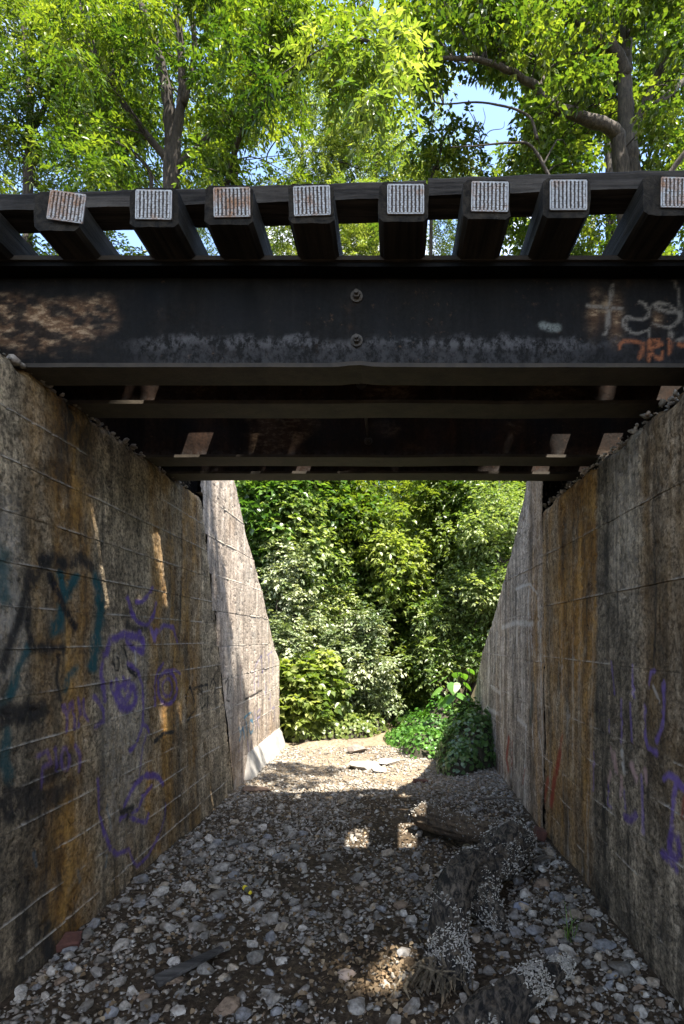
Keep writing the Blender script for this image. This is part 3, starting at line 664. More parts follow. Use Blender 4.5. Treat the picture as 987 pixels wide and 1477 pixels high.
# ------------------------------------------------------------------ the bridge
bridge = empty('railway_bridge', (0, 4.1, 3.35), 'black steel girder railway bridge with plated timber ties spanning the passage', 'bridge')
XL, XR = -2.62, 2.1
ZB, ZT = 3.352, 3.915
def gpt(x, y, D):
    return ((x - VX) * D / FPX, EYE + (VY - y) * D / FPX)
CHALK = (0.17, 0.15, 0.125); ORANGE = (0.24, 0.085, 0.035); GREYP = (0.17, 0.185, 0.17)
def zz(pts): return [(820 + a * 0.1692, 400 + b * 0.1692) for a, b in pts]
SG = [
 (CHALK, .011, .8, zz([(370, 70), (362, 150), (345, 240), (340, 330), (330, 430), (318, 485), (295, 496)])), (CHALK, .009, .8, zz([(160, 245), (260, 255), (330, 262), (450, 268)])),
 (CHALK, .010, .85, zz([(600, 215), (650, 235), (685, 290), (670, 345), (630, 370), (560, 360), (490, 345), (465, 380), (480, 430), (530, 475), (590, 488), (650, 460)])),
 (CHALK, .010, .8, zz([(930, 300), (850, 300), (770, 280), (720, 245), (760, 222), (850, 235), (920, 285), (940, 340), (915, 405), (850, 432), (780, 420), (720, 400)])),
 (CHALK, .009, .65, zz([(895, 30), (930, 110), (945, 220), (965, 330), (990, 410)])),
 (ORANGE, .013, .8, zz([(435, 610), (430, 580), (470, 548), (560, 548), (620, 570), (625, 620), (605, 690)])), (CHALK, .009, .7, zz([(690, 440), (680, 500), (678, 545)])), (ORANGE, .013, .8, zz([(680, 545), (678, 620), (680, 715)])),
 (ORANGE, .013, .8, zz([(690, 550), (760, 545), (790, 580), (700, 610)])), (ORANGE, .012, .8, zz([(700, 640), (740, 690), (780, 700), (800, 640)])), (ORANGE, .013, .8, zz([(855, 535), (860, 600), (855, 650)])), (CHALK, .016, .7, zz([(868, 485), (872, 500)])), (CHALK, .010, .7, zz([(925, 545), (960, 530), (1000, 530)])), (ORANGE, .012, .75, zz([(935, 575), (970, 590), (1010, 580)])),
 (GREYP, .022, .7, [(783, 470), (795, 474), (803, 474)]),
]
def girder_web(parent, yweb, front, s):
    n = 260 if front else 130; nz = 46
    xs = np.linspace(XL, XR, n); zs = np.linspace(ZB + 0.02, ZT - 0.02, nz)
    X, Z = np.meshgrid(xs, zs, indexing='ij')
    px = VX + X * FPX / yweb; py = VY - (Z - EYE) * FPX / yweb
    d = (fbm(st3(X * 2, Z * 2, 0 * X + s), 3, 91) - 0.5) * 0.012
    r = 0 * X; g = 0 * X
    if front:
        nn = fbm(st3(X * 7, Z * 9, 0 * X), 4, 92)
        r = (1 - sstep(128, 186, px + (nn - .5) * 60 - (py - 440) * -0.35)) * sstep(418, 446, py + (nn - .5) * 34) * (1 - sstep(485, 520, py + (nn - .5) * 20))
        r = r * (0.1 + 0.9 * sstep(.42, .56, fbm(st3(X * 16, Z * 26, 0 * X), 4, 96)))
        for cx, cy, rx, ry in ((857, 450, 9, 26), (888, 462, 9, 30), (875, 450, 8, 20), (947, 462, 7, 10)):
            r = np.maximum(r, 0.6 * np.exp(-((px - cx) / rx) ** 2 - ((py - cy) / ry) ** 2) * sstep(.35, .55, nn) * 1.4)
        edge = 492 + 30 * (fbm(st3(X * 2.2, 0 * X, 0 * X), 4, 93) - .5)
        g = sstep(edge - 9, edge + 2, py + (fbm(st3(X * 8, Z * 9, 0 * X), 3, 98) - .5) * 26 + (fbm(st3(X * 45, Z * 14, 0 * X), 3, 95) - .5) * 12) * (1 - 0.62 * sstep(edge + 3, edge + 16, py)) * sstep(150, 260, px) * (1 - .6 * sstep(800, 880, px))
        d = d + 0.006 * r * (nn - 0.3)
    else:
        g = 0.35 * np.exp(-((Z - ZB - .06) / 0.03) ** 2)
        r = 0.25 * sstep(0.55, 0.7, fbm(st3(X * 2, Z * 3, 0 * X + s), 4, 94))
    st = np.stack([np.clip(r, 0, 1), np.clip(g, 0, 1), 0 * X, 0 * X + 1], -1)
    pc = paint_attr(X, Z, [(c, w, a, np.array([gpt(x, y, yweb) for x, y in pl])) for c, w, a, pl in SG]) if front else np.zeros(X.shape + (4,))
    V1 = st3(X, yweb - 0.007 + d, Z).reshape(-1, 3); V2 = st3(X, yweb + 0.007 + d, Z).reshape(-1, 3)
    F1 = grid_faces(n, nz); F2 = F1[:, ::-1] + len(V1)
    V = np.vstack([V1, V2]); A = np.vstack([st.reshape(-1, 4)] * 2); Pc = np.vstack([pc.reshape(-1, 4), np.zeros((len(V2), 4))])
    return meshobj('web', V, np.vstack([F1, F2]), M_STEEL if front else M_STEELB, parent, True, {'stain': A, 'paint': Pc})

GIRD = [(3.0, 3.22), (3.47, 3.70), (4.5, 4.735), (4.95, 5.17)]
for gi, (ya, yb) in enumerate(GIRD):
    yw = (ya + yb) / 2
    n = 80; xs = np.linspace(XL, XR, n)
    def flange(za, zb, s):
        dz = (fbm(st3(xs * 1.3, 0 * xs, 0 * xs + s), 3, 97) - .5) * 0.012
        if gi == 0 and s < 20: dz = dz + 0.012 * np.exp(-((xs + 0.19) / 0.07) ** 2)
        ring = [(ya, za), (ya, zb), (yb, zb), (yb, za)]
        V = np.stack([np.stack([xs, 0 * xs + y, z + dz], -1) for y, z in ring], 1).reshape(-1, 3)
        F = [(i * 4 + k, i * 4 + (k + 1) % 4, i * 4 + 4 + (k + 1) % 4, i * 4 + 4 + k) for i in range(n - 1) for k in range(4)] + [(0, 3, 2, 1), (n * 4 - 4, n * 4 - 3, n * 4 - 2, n * 4 - 1)]
        return V, F
    V, F = flange(ZB, ZB + 0.022, gi)
    girder = meshobj('girder', V, F, M_FLANGE, bridge)
    girder_web(girder, yw, gi == 0, gi)
    V, F = flange(ZT - 0.022, ZT, 30 + gi); meshobj('top_flange', V, F, M_STEEL, girder)
    zb_list = (3.79, 3.545) if gi == 0 else (3.52,)
    for bz in zb_list:
        mb = MB(); bx = -0.197
        mb.tube([(bx, yw - 0.008, bz), (bx, yw - 0.02, bz)], 0.034, 20)
        mb.tube([(bx, yw - 0.02, bz), (bx, yw - 0.046, bz)], 0.021, 6)
        mb.tube([(bx, yw - 0.046, bz), (bx, yw - 0.066, bz)], 0.011, 10)
        mb.build('bolt', M_BOLT, girder)
for bz in (3.79, 3.545):
    mb = MB(); mb.tube([(-0.197, 3.1, bz), (-0.197, 5.06, bz)], 0.012, 8); mb.build('tie_rod', M_BOLT, bridge)
mb = MB(); mb.box(XL + 0.3, XR - 0.1, 2.985, 3.045, ZT + 0.003, ZT + 0.026); mb.build('spacer_bar', M_FLANGE, bridge)

# ties: x of end centre, distance of end, plate offset and tilt
TIES = [(-2.49, 2.80, 0, 0), (-2.14, 2.79, 0.0, 3), (-1.665, 2.775, 0.06, 8), (-1.17, 2.75, 0.0, 1), (-0.80, 2.735, 0.018, -1), (-0.395, 2.725, 0.005, -2), (0.055, 2.715, 0.01, 0), (0.455, 2.70, 0.015, 1), (0.84, 2.69, 0.005, 0), (1.32, 2.675, 0.05, 1), (1.76, 2.665, 0, -1), (2.2, 2.65, 0, 0)]
plate_meshes = None
TIEZ0, TIEZ1 = ZT + 0.004, 4.112
for k, (tx, ty_, po, tilt) in enumerate(TIES):
    wdt = 0.232 + 0.012 * math.sin(k * 2.3)
    # tie body: chamfered beam with checked, uneven faces
    ns = 26; nv = 28
    yy = np.linspace(ty_, ty_ + 2.72, ns); a = np.linspace(0, 1, nv, endpoint=False)
    # rounded rectangle section
    ang = a * 2 * math.pi; cs, sn = np.cos(ang), np.sin(ang)
    sc = 1 / np.maximum(np.abs(cs), np.abs(sn)); q = np.minimum(sc, 1.30)
    hx = wdt / 2; hz = (TIEZ1 - TIEZ0) / 2
    V = []
    for i, y in enumerate(yy):
        nn = (fbm(st3(cs * 3 + tx * 9, y * 1.2 + 0 * cs, sn * 3), 3, 101) - .5) * 0.016
        V.append(np.stack([tx + (cs * q) * (hx + nn), y + 0 * cs, (TIEZ0 + TIEZ1) / 2 + np.clip(sn * q * (hz + nn), -hz, hz + 0.01)], -1))
    V = np.array(V).reshape(-1, 3)
    F = [(i * nv + j, (i + 1) * nv + j, (i + 1) * nv + (j + 1) % nv, i * nv + (j + 1) % nv) for i in range(ns - 1) for j in range(nv)]
    F += [tuple(range(nv)), tuple((ns - 1) * nv + j for j in range(nv))[::-1]]
    tie = meshobj('tie', V, F, M_TIE, bridge)
    # anti-split nail plate on the near end
    SW, SH = 0.180, 0.150
    Mt = Vector((tx + po, ty_ - 0.004, (TIEZ0 + TIEZ1) / 2 + 0.008))
    ca, sa = math.cos(R(-tilt)), math.sin(R(-tilt))
    pm = [MB(), MB()]
    pm[0].box(-SW / 2, SW / 2, -0.002, 0.003, -SH / 2 + .004, SH / 2 - .004)
    for e in (-1, 1):
        pm[1].box(-SW / 2 + .004, SW / 2 - .004, -0.006, -0.001, e * (SH / 2 - .006) - .003, e * (SH / 2 - .006) + .003)
        pm[1].box(e * (SW / 2 - .004) - .003, e * (SW / 2 - .004) + .003, -0.0065, -0.001, -SH / 2 + .008, SH / 2 - .008)
    for c in range(9):
        cx = (c - 4) * 0.0188
        for r_ in range(12):
            cz = (r_ - 5.5) * 0.0114; j = rnd.uniform(-.0012, .0012)
            pm[1].box(cx - .0048 + j, cx + .0048 + j, -0.0075 - rnd.uniform(0, .002), -0.001, cz - .0049, cz + .0049)
    par = None
    for b, (m_, nm) in enumerate(zip(pm, ('end_plate', 'plate_teeth'))):
        V = np.array(m_.V); V = np.stack([V[:, 0] * ca - V[:, 2] * sa + Mt.x, V[:, 1] + Mt.y - (0.012 if k == 2 else 0), V[:, 0] * sa + V[:, 2] * ca + Mt.z], -1)
        meshobj('end_plate' if b else 'plate_backing', V, m_.F, M_PLATE if b else M_PLATEBACK, tie)
# guard timbers
def guard_timber(p0, p1, wdt, z0, z1):
    p0 = np.array(p0); p1 = np.array(p1); n = 60
    pts = p0 + (p1 - p0) * np.linspace(0, 1, n)[:, None]
    d = (p1 - p0) / np.linalg.norm(p1 - p0); nrm = np.array([-d[1], d[0]])
    ring = [(0, z0), (0, z1 - .012), (.012, z1), (wdt - .012, z1), (wdt, z1 - .012), (wdt, z0)]
    V = []
    for i in range(n):
        for o_, z in ring:
            jn = (vnoise(np.array([[i * 0.5, o_ * 9, z * 9]]), 7)[0] - .5) * 0.007
            jz = (vnoise(np.array([[i * 0.35, 3, o_ * 20]]), 8)[0] - .5) * 0.007 if z > z0 + .03 else 0
            V.append((pts[i, 0] + nrm[0] * (o_ + jn), pts[i, 1] + nrm[1] * (o_ + jn), z + jz))
    m = len(ring)
    F = [(i * m + k, (i + 1) * m + k, (i + 1) * m + (k + 1) % m, i * m + (k + 1) % m) for i in range(n - 1) for k in range(m)] + [tuple(range(m)), tuple((n - 1) * m + k for k in range(m))[::-1]]
    return meshobj('guard_timber', V, F, M_GUARD, bridge)
def gy_of(x): return 2.895 - (x + 1.9) * 0.0405
guard_timber((-2.75, gy_of(-2.75)), (0.17, gy_of(0.17)), 0.165, 4.116, 4.208)
guard_timber((0.18, gy_of(0.18) - .006), (2.4, gy_of(2.4) - .006), 0.165, 4.118, 4.214)
guard_timber((-2.75, 5.23), (2.4, 5.16), 0.165, 4.116, 4.208)

# ------------------------------------------------------------------ logs
def log_body(pts, rad, sides=64, n=150, s=0, amp=0.16):
    c = catmull(np.array(pts), n); r = np.interp(np.linspace(0, 1, n), np.linspace(0, 1, len(rad)), rad)
    T, N, B = frames(c); a = np.arange(sides) * 2 * math.pi / sides
    dirs = np.cos(a)[None, :, None] * N[:, None] + np.sin(a)[None, :, None] * B[:, None]
    p = c[:, None] + dirs * r[:, None, None]
    al = np.linspace(0, 1, n)[:, None] * 2.4 + 0 * a[None]
    ca_, sa_ = np.cos(a)[None] + 0 * al, np.sin(a)[None] + 0 * al
    rdg = lambda f, k, sd: 1 - 2 * np.abs(fbm(np.stack([ca_ * f, sa_ * f, al * k + s], -1), 4, sd) - .5) * 2
    dsp = (fbm(np.stack([ca_ * 1.2, sa_ * 1.2, al * 2.2 + s], -1), 4, 111) - .5) * 2 * amp * 1.1 + (rdg(2.4, .9, 112) - .6) * amp * 1.3 + (rdg(5.5, .8, 113) - .6) * amp * .9 + (rdg(11, 2.0, 114) - .6) * amp * .4
    V = c[:, None] + dirs * (r[:, None] * (1 + dsp))[..., None]
    Nn = dirs.reshape(-1, 3)
    i = np.arange(n - 1)[:, None] * sides + np.arange(sides)[None]; j = np.arange(n - 1)[:, None] * sides + (np.arange(sides)[None] + 1) % sides
    F = np.stack([i, j, j + sides, i + sides], -1).reshape(-1, 4)
    F = [tuple(f) for f in F] + [tuple(range(sides))[::-1], tuple((n - 1) * sides + k for k in range(sides))]
    return V.reshape(-1, 3), F, Nn

def fungi(V, Nn, count, s, sizes=(0.003, 0.0115), thr=0.5, zmin=0.0):
    """small half-round shelves standing out of the bark"""
    m = fbm(V * 7 + s, 4, 121); ok = (m > thr) & (Nn[:, 2] > zmin)
    idx = np.nonzero(ok)[0]
    if len(idx) == 0: return None
    idx = rng.choice(idx, count); Vs = []; Fs = []
    for q, k in enumerate(idx):
        nrm = Nn[k] + rng.normal(0, .25, 3); nrm /= np.linalg.norm(nrm); up = np.array([0, 0, 1.0]) + rng.normal(0, .35, 3)
        t = np.cross(nrm, up); t /= np.linalg.norm(t); u = np.cross(t, nrm)
        c = V[k] + rng.normal(0, .016, 3) - nrm * 0.004; r = rng.uniform(*sizes)
        b = len(Vs)
        for h in (0, 1):
            for a in np.linspace(-1.45, 1.45, 6):
                rr = r * rng.uniform(.8, 1.15)
                Vs.append(c + t * math.sin(a) * rr + nrm * (math.cos(a) * rr * 0.95) + u * (r * 0.36 * h + rr * 0.25))
        Fs += [tuple(b + i for i in range(6))[::-1], tuple(b + 6 + i for i in range(6))] + [(b + i, b + (i + 1) % 6, b + 6 + (i + 1) % 6, b + 6 + i) for i in range(6)]
    return Vs, Fs

LOGPTS = [(1.08, 4.85, .15, .09), (1.0, 4.62, .22, .155), (.88, 4.38, .23, .165), (.76, 4.16, .23, .145), (.63, 3.98, .28, .12), (.48, 3.8, .29, .11), (.38, 3.56, .24, .115), (.325, 3.32, .16, .11), (.32, 3.12, .10, .10), (.33, 2.98, .07, .07)]
log = empty('fallen_log', (.6, 4.0, 0), 'black crooked driftwood log crusted with pale shelf fungus, splintered at its near end', 'log')
V, F, Nn = log_body([p[:3] for p in LOGPTS], [p[3] for p in LOGPTS], s=0)
meshobj('trunk', V, F, M_LOG, log, True)
fv = fungi(V, Nn, 2700, 0.0, thr=0.57, zmin=-0.35); o = meshobj('shelf_fungus', fv[0], fv[1], M_FUNGUS, log); tag(o, kind='stuff')
LOBE = [(.66, 4.03, .22, .09), (.62, 3.86, .18, .105), (.62, 3.74, .12, .10), (.67, 3.62, .07, .075), (.7, 3.56, .05, .04)]
V, F, Nn = log_body([p[:3] for p in LOBE], [p[3] for p in LOBE], s=15, n=60)
meshobj('branch_stub', V, F, M_LOG, log, True)
fv = fungi(V, Nn, 900, 3.0, thr=0.36, zmin=-0.3); o = meshobj('shelf_fungus', fv[0], fv[1], M_FUNGUS, log); tag(o, kind='stuff')
BR = [(.95, 4.62, .22, .11), (.72, 4.85, .22, .105), (.52, 5.12, .19, .11), (.36, 5.36, .17, .12), (.30, 5.48, .16, .11), (.28, 5.52, .16, .06)]
M_LOGB = mat_bark('brown_log_bark', (0.03, 0.02, 0.012), (0.14, 0.10, 0.06), 6)
V, F, Nn = log_body([p[:3] for p in BR], [p[3] for p in BR], s=5, n=90)
meshobj('branch_stub', V, F, M_LOGB, log, True, label='brown broken side limb of the black log')
fv = fungi(V, Nn, 500, 2.0, thr=0.5, zmin=0.0); o = meshobj('shelf_fungus', fv[0], fv[1], M_FUNGUS, log); tag(o, kind='stuff')
def splinters(parent, c, count, spread, L, d0):
    for k in range(count):
        a = np.array(c) + rng.normal(0, 1, 3) * np.array(spread); a[2] = max(a[2], 0.02)
        d = np.array(d0) + rng.normal(0, .2, 3); d /= np.linalg.norm(d); l = L * rng.uniform(.5, 1.2)
        mid = a + d * l * .5 + rng.normal(0, .012, 3); e = a + d * l; e[2] = max(e[2], 0.015)
        Vt, Ft = tube_np(np.array([a, mid, e]), [rng.uniform(.006, .016), rng.uniform(.006, .012), .002], 5)
        meshobj('splinter', Vt, Ft, M_SPLINT, parent)
splinters(log, (.33, 3.06, .09), 30, (.06, .03, .04), .2, (-.05, -.8, -.1))
splinters(log, (.15, 3.10, .07), 18, (.05, .05, .03), .22, (-.1, -.6, .12))
LOG2 = [(.98, 3.13, .07, .025), (.88, 3.04, .08, .05), (.75, 2.92, .09, .075), (.60, 2.79, .09, .10), (.45, 2.65, .08, .125), (.32, 2.5, .08, .12)]
log2 = empty('fallen_log', (.6, 2.8, 0), 'short dark log edged with white fungus, lying in the near right gravel', 'log')
V, F, Nn = log_body([p[:3] for p in LOG2], [p[3] for p in LOG2], s=9, n=110)
meshobj('trunk', V, F, M_LOG, log2, True)
fv = fungi(V, Nn, 2300, 7.0, thr=0.53, zmin=-0.2); o = meshobj('shelf_fungus', fv[0], fv[1], M_FUNGUS, log2); tag(o, kind='stuff')

# ------------------------------------------------------------------ stones
from mathutils.geometry import convex_hull_2d
import bmesh
def hull_variant(s, n):
    r_ = random.Random(s); bm = bmesh.new()
    for _ in range(n):
        v = Vector((r_.gauss(0, 1), r_.gauss(0, 1), r_.gauss(0, 1))).normalized() * r_.uniform(.85, 1.05)
        bm.verts.new((v.x * 1.15, v.y * .85, v.z * .68))
    bmesh.ops.convex_hull(bm, input=bm.verts)
    for v in [v for v in bm.verts if not v.link_faces]: bm.verts.remove(v)
    bmesh.ops.triangulate(bm, faces=bm.faces)
    bmesh.ops.recalc_face_normals(bm, faces=bm.faces)
    bm.verts.index_update()
    V = np.array([v.co[:] for v in bm.verts]); F = np.array([[l.index for l in f.verts] for f in bm.faces]); bm.free(); return V, F
NEARV = [hull_variant(100 + i, 17) for i in range(12)]
FARV = [hull_variant(200 + i, 9) for i in range(12)]
logc = np.array([p[:2] for p in LOGPTS] + [p[:2] for p in BR] + [p[:2] for p in LOG2]); logr = np.array([p[3] for p in LOGPTS] + [p[3] for p in BR] + [p[3] for p in LOG2])
N = 46000
sx_ = rng.uniform(LW + .03, RW - .03, N); sy_ = 1.6 + (rng.uniform(0, 1, N) ** 1.1) * 8.0
dens = 0.36 + 0.9 * sstep(.42, .62, fbm(st3(sx_ * 1.6, sy_ * 1.6, 0 * sx_), 3, 131))
dens = dens * (1 - 0.45 * bandf(sx_, -.5, .25, .2) * bandf(sy_, 4.3, 6.3, .3)) * (1 - .5 * sstep(6.8, 7.8, sy_ + .25 * sx_)) + 0.3 * sstep(.7, 1.3, np.abs(sx_ + .25))
keep = rng.uniform(0, 1.1, N) < dens
dl = np.min(np.hypot(sx_[:, None] - logc[None, :, 0], sy_[:, None] - logc[None, :, 1]) - logr[None] * .7, 1)
keep &= dl > 0; sx_, sy_ = sx_[keep], sy_[keep]; N = len(sx_)
sr = np.clip(np.exp(rng.normal(math.log(.0132), .55, N)), .005, .060)
sr = np.where(sy_ > 6.9, np.minimum(sr * 1.25, .045), sr)
edge = np.minimum(sx_ - LW, RW - sx_); sr = np.where(edge < sr * 1.3, np.minimum(sr, .02), sr)
vis = sr / sy_ * ((sy_ > 2.72)); order = np.argsort(-vis)
# thin out big stones that would sit in each other
big = []; used = []
for k in order:
    if len(big) >= 292: break
    p = (sx_[k], sy_[k], sr[k])
    if sy_[k] < 2.75: continue
    if all((p[0] - q[0]) ** 2 + (p[1] - q[1]) ** 2 > (0.85 * (p[2] + q[2])) ** 2 for q in used): big.append(k); used.append(p)
stone_log = []; bigset = set(big); skip = set(order[:len(big) + 400].tolist()) - bigset
sz_ = gh(sx_, sy_)
smesh = []
for V, F in NEARV:
    me = bpy.data.meshes.new('stone'); me.from_pydata([tuple(v) for v in V], [], [tuple(map(int, f)) for f in F]); me.materials.append(M_STONE); me.update(); smesh.append(me)
for k in big:
    o = bpy.data.objects.new('stone', smesh[rnd.randrange(12)]); COL.objects.link(o)
    s = sr[k]; o.scale = (s * rnd.uniform(.85, 1.25), s * rnd.uniform(.85, 1.2), s * rnd.uniform(.75, 1.1)); o.rotation_euler = (rnd.gauss(0, .25), rnd.gauss(0, .25), rnd.uniform(0, 6.3))
    o.location = (sx_[k], sy_[k], sz_[k] + s * .27)
    shn = rnd.choices(list(STONE_SHADES), (3, 5, 3, 2, 3, 1))[0]; o.color = (*STONE_SHADES[shn], 1)
    q_ = o.scale; asp = max(q_.x * 1.15, q_.y * .85) / min(q_.x * 1.15, q_.y * .85); shape = 'long' if asp > 1.55 else ('flat' if q_.z / s < .85 else ('blocky' if q_.z / s > 1.0 else 'angular'))
    X_, Y_ = sx_[k], sy_[k]
    zone = 'by the left wall' if X_ < -1.45 else ('left of centre' if X_ < -.75 else ('on the centre line' if X_ < -.05 else ('just left of the logs' if X_ < .55 else 'by the right wall')))
    dist = 'nearest the viewer' if Y_ < 3.05 else ('in the foreground' if Y_ < 3.5 else ('part way in' if Y_ < 4.3 else 'deep inside'))
    sz_n = 'large' if s > .047 else ('medium' if s > .034 else 'small')
    stone_log.append((o, sz_n, shape, shn, zone, dist))
by = {}
for it in stone_log: by.setdefault(it[1:], []).append(it[0])
for (a_, b_, c_, z_, d_), os_ in by.items():
    os_.sort(key=lambda o: o.location.x / o.location.y); n_ = len(os_)
    for q, o in enumerate(os_):
        if n_ == 1: lb = '%s %s %s ballast stone %s, %s' % (a_, b_, c_, z_, d_)
        else:
            wq = {2: ['left', 'right'], 3: ['left', 'middle', 'right'], 4: ['leftmost', 'second', 'third', 'rightmost'], 5: ['leftmost', 'second', 'middle', 'fourth', 'rightmost'], 6: ['leftmost', 'second', 'third', 'fourth', 'fifth', 'rightmost'], 7: ['leftmost', 'second', 'third', 'fourth', 'fifth', 'sixth', 'rightmost']}.get(n_, ['one'] * n_)[q]
            lb = '%s of %s %s %s %s stones %s, %s' % (wq, {2: 'two', 3: 'three', 4: 'four', 5: 'five', 6: 'six', 7: 'seven'}.get(n_, 'several'), a_, b_, c_, z_, d_)
        tag(o, lb, 'stone', 'ballast stones scattered over the passage floor')
rest = np.array([k for k in range(N) if k not in bigset and k not in skip])
def scatter_mesh(name, variants, X, Y, Z, S, tint, mat, flat=.8):
    Vs = []; Fs = []; Ts = []; base = 0; n = len(X); vi = rng.integers(0, len(variants), n)
    for q, (V, F) in enumerate(variants):
        sel = np.nonzero(vi == q)[0]; m = len(sel)
        if m == 0: continue
        a = rng.uniform(0, 6.283, m); b = rng.normal(0, .35, m); c_ = rng.normal(0, .35, m)
        v = V[None] * (S[sel][:, None, None] * np.stack([rng.uniform(.8, 1.25, m), rng.uniform(.8, 1.2, m), rng.uniform(.7, 1.1, m)], -1)[:, None])
        x, y, z = v[..., 0], v[..., 1], v[..., 2]
        y, z = y * np.cos(b)[:, None] - z * np.sin(b)[:, None], y * np.sin(b)[:, None] + z * np.cos(b)[:, None]
        x, z = x * np.cos(c_)[:, None] + z * np.sin(c_)[:, None], -x * np.sin(c_)[:, None] + z * np.cos(c_)[:, None]
        x, y = x * np.cos(a)[:, None] - y * np.sin(a)[:, None], x * np.sin(a)[:, None] + y * np.cos(a)[:, None]
        v = np.stack([x + X[sel][:, None], y + Y[sel][:, None], z + Z[sel][:, None]], -1)
        Vs.append(v.reshape(-1, 3)); k = V.shape[0]
        Fs.append((F[None] + (np.arange(m) * k)[:, None, None] + base).reshape(-1, 3)); base += m * k
        Ts.append(np.repeat(tint[sel], k))
    return meshobj(name, np.vstack(Vs), np.vstack(Fs), mat, None, False, {'tint': np.concatenate(Ts)})
g = scatter_mesh('gravel', FARV, sx_[rest], sy_[rest], sz_[rest] + sr[rest] * .18, np.minimum(sr[rest], .034), rng.uniform(0, 1, len(rest)), M_GRAVEL); tag(g, kind='stuff')
# broken stone along the bridge seats
for side, X0, zt in ((-1, LW, 3.35), (1, RW, 3.15)):
    n = 420; ry = rng.uniform(2.6, 5.4, n); rx = X0 - side * 0 + (-1 if side < 0 else 1) * np.abs(rng.normal(0, .09, n)) * 1.0
    rx = np.where(side < 0, X0 - np.abs(rng.normal(0, .12, n)) - .005, X0 + np.abs(rng.normal(0, .12, n)) + .005)
    rs = np.clip(np.exp(rng.normal(math.log(.013), .5, n)), .005, .032)
    g = scatter_mesh('rubble', NEARV, rx, ry, zt + rs * .3 + (0.03 if side > 0 else .0) * rng.uniform(0, 1, n), rs, rng.uniform(0, 1, n), M_GRAVEL); tag(g, kind='stuff')
    g['label'] = 'broken ballast lying along the top of the %s abutment' % ('left' if side < 0 else 'right')

def single_stone(px, py, s, label, mat=M_STONE, flat=1.0, sx=1.0, v=0, rz=0.4, name='stone', cat='stone', group=None):
    D = EYE * FPX / (py - VY); x = (px - VX) * D / FPX
    o = bpy.data.objects.new(name, smesh[v % 12] if mat is M_STONE else smesh[v % 12].copy()); COL.objects.link(o)
    if mat is not M_STONE: o.data.materials.clear(); o.data.materials.append(mat)
    o.scale = (s * sx, s, s * flat); o.rotation_euler = (0.06, 0.1, rz); o.color = (.22, .22, .23, 1); o.location = (x, D, float(gh(x, D)) + s * flat * .4)
    return tag(o, label, cat, group)
M_PALE = mat_plain('pale_limestone', (0.30, 0.28, 0.25), 0.9, 0.5, 14)
single_stone(515, 1085, .17, 'rounded brown grey boulder at the foot of the trail', mat_plain('brown_stone', (0.17, 0.14, 0.12), .9, .4, 12), .8, 1.1, 3)
single_stone(530, 1106, .26, 'broad flat pale slab, the left one of three on the sunlit sand', M_PALE, .3, 1.25, 1)
single_stone(560, 1102, .2, 'flat pale slab, the right one of three on the sunlit sand', M_PALE, .32, 1.2, 4, .9)
single_stone(548, 1112, .17, 'flat pale slab nearest the viewer of three on the sunlit sand', M_PALE, .3, 1.2, 6, 1.4)
single_stone(500, 1413, .05, 'rounded tan stone in the near patch of sunlit leaf litter', mat_plain('tan_stone', (0.42, 0.32, 0.25), .85, .25, 18), .9, 1.1, 7)
single_stone(753, 1310, .055, 'blue grey stone lying right of the black log', mat_plain('blue_grey_stone', (0.25, 0.27, 0.33), .85, .3, 18), .75, 1.2, 8)
single_stone(372, 1141, .11, 'brown rock at the foot of the left wall where the sunlight starts', mat_plain('rust_rock', (0.13, 0.085, 0.06), .9, .4, 14), .55, 1.7, 2, .1)
def brick(px, py, rz, label, dims=(.2, .095, .06), up=.02, tilt=0.0):
    D = EYE * FPX / (py - VY); x = (px - VX) * D / FPX; mb = MB(); a, b, c = [d / 2 for d in dims]
    mb.box(-a, a, -b, b, -c, c, .008)
    me_o = mb.build('brick', M_BRICK); me_o.location = (x, D, float(gh(x, D)) + c + up); me_o.rotation_euler = (tilt, 0.1, rz)
    for v in me_o.data.vertices: v.co += Vector((rnd.gauss(0, .004), rnd.gauss(0, .004), rnd.gauss(0, .004)))
    return tag(me_o, label, 'brick')
brick(779, 1216, 1.5, 'orange red brick end against the right wall beyond the logs', (.16, .095, .09), .02, .25)
brick(96, 1382, .5, 'dark red brick half buried at the foot of the near left wall', (.15, .10, .09), -.035, .3)
brick(607, 1130, .3, 'broken red brick on the edge of the sunlit sand by the ivy', (.2, .1, .05), .0)
# plank
D = EYE * FPX / (1408 - VY); x0 = (275 - VX) * D / FPX; mb = MB(); mb.box(-.19, .19, -.045, .045, -.012, .012, .004)
pk = mb.build('plank', mat_wood('charred_plank_wood', (0.02, 0.019, 0.018), (0.085, 0.08, 0.075), 0)); pk.location = (x0, D, float(gh(x0, D)) + .045); pk.rotation_euler = (.1, -.05, .72)
for v in pk.data.vertices:
    v.co.y *= 1.0 if v.co.x < .1 else .4; v.co.z += 0.012 * math.sin(v.co.x * 9)
tag(pk, 'grey weathered plank lying slantwise in the near left gravel', 'plank')
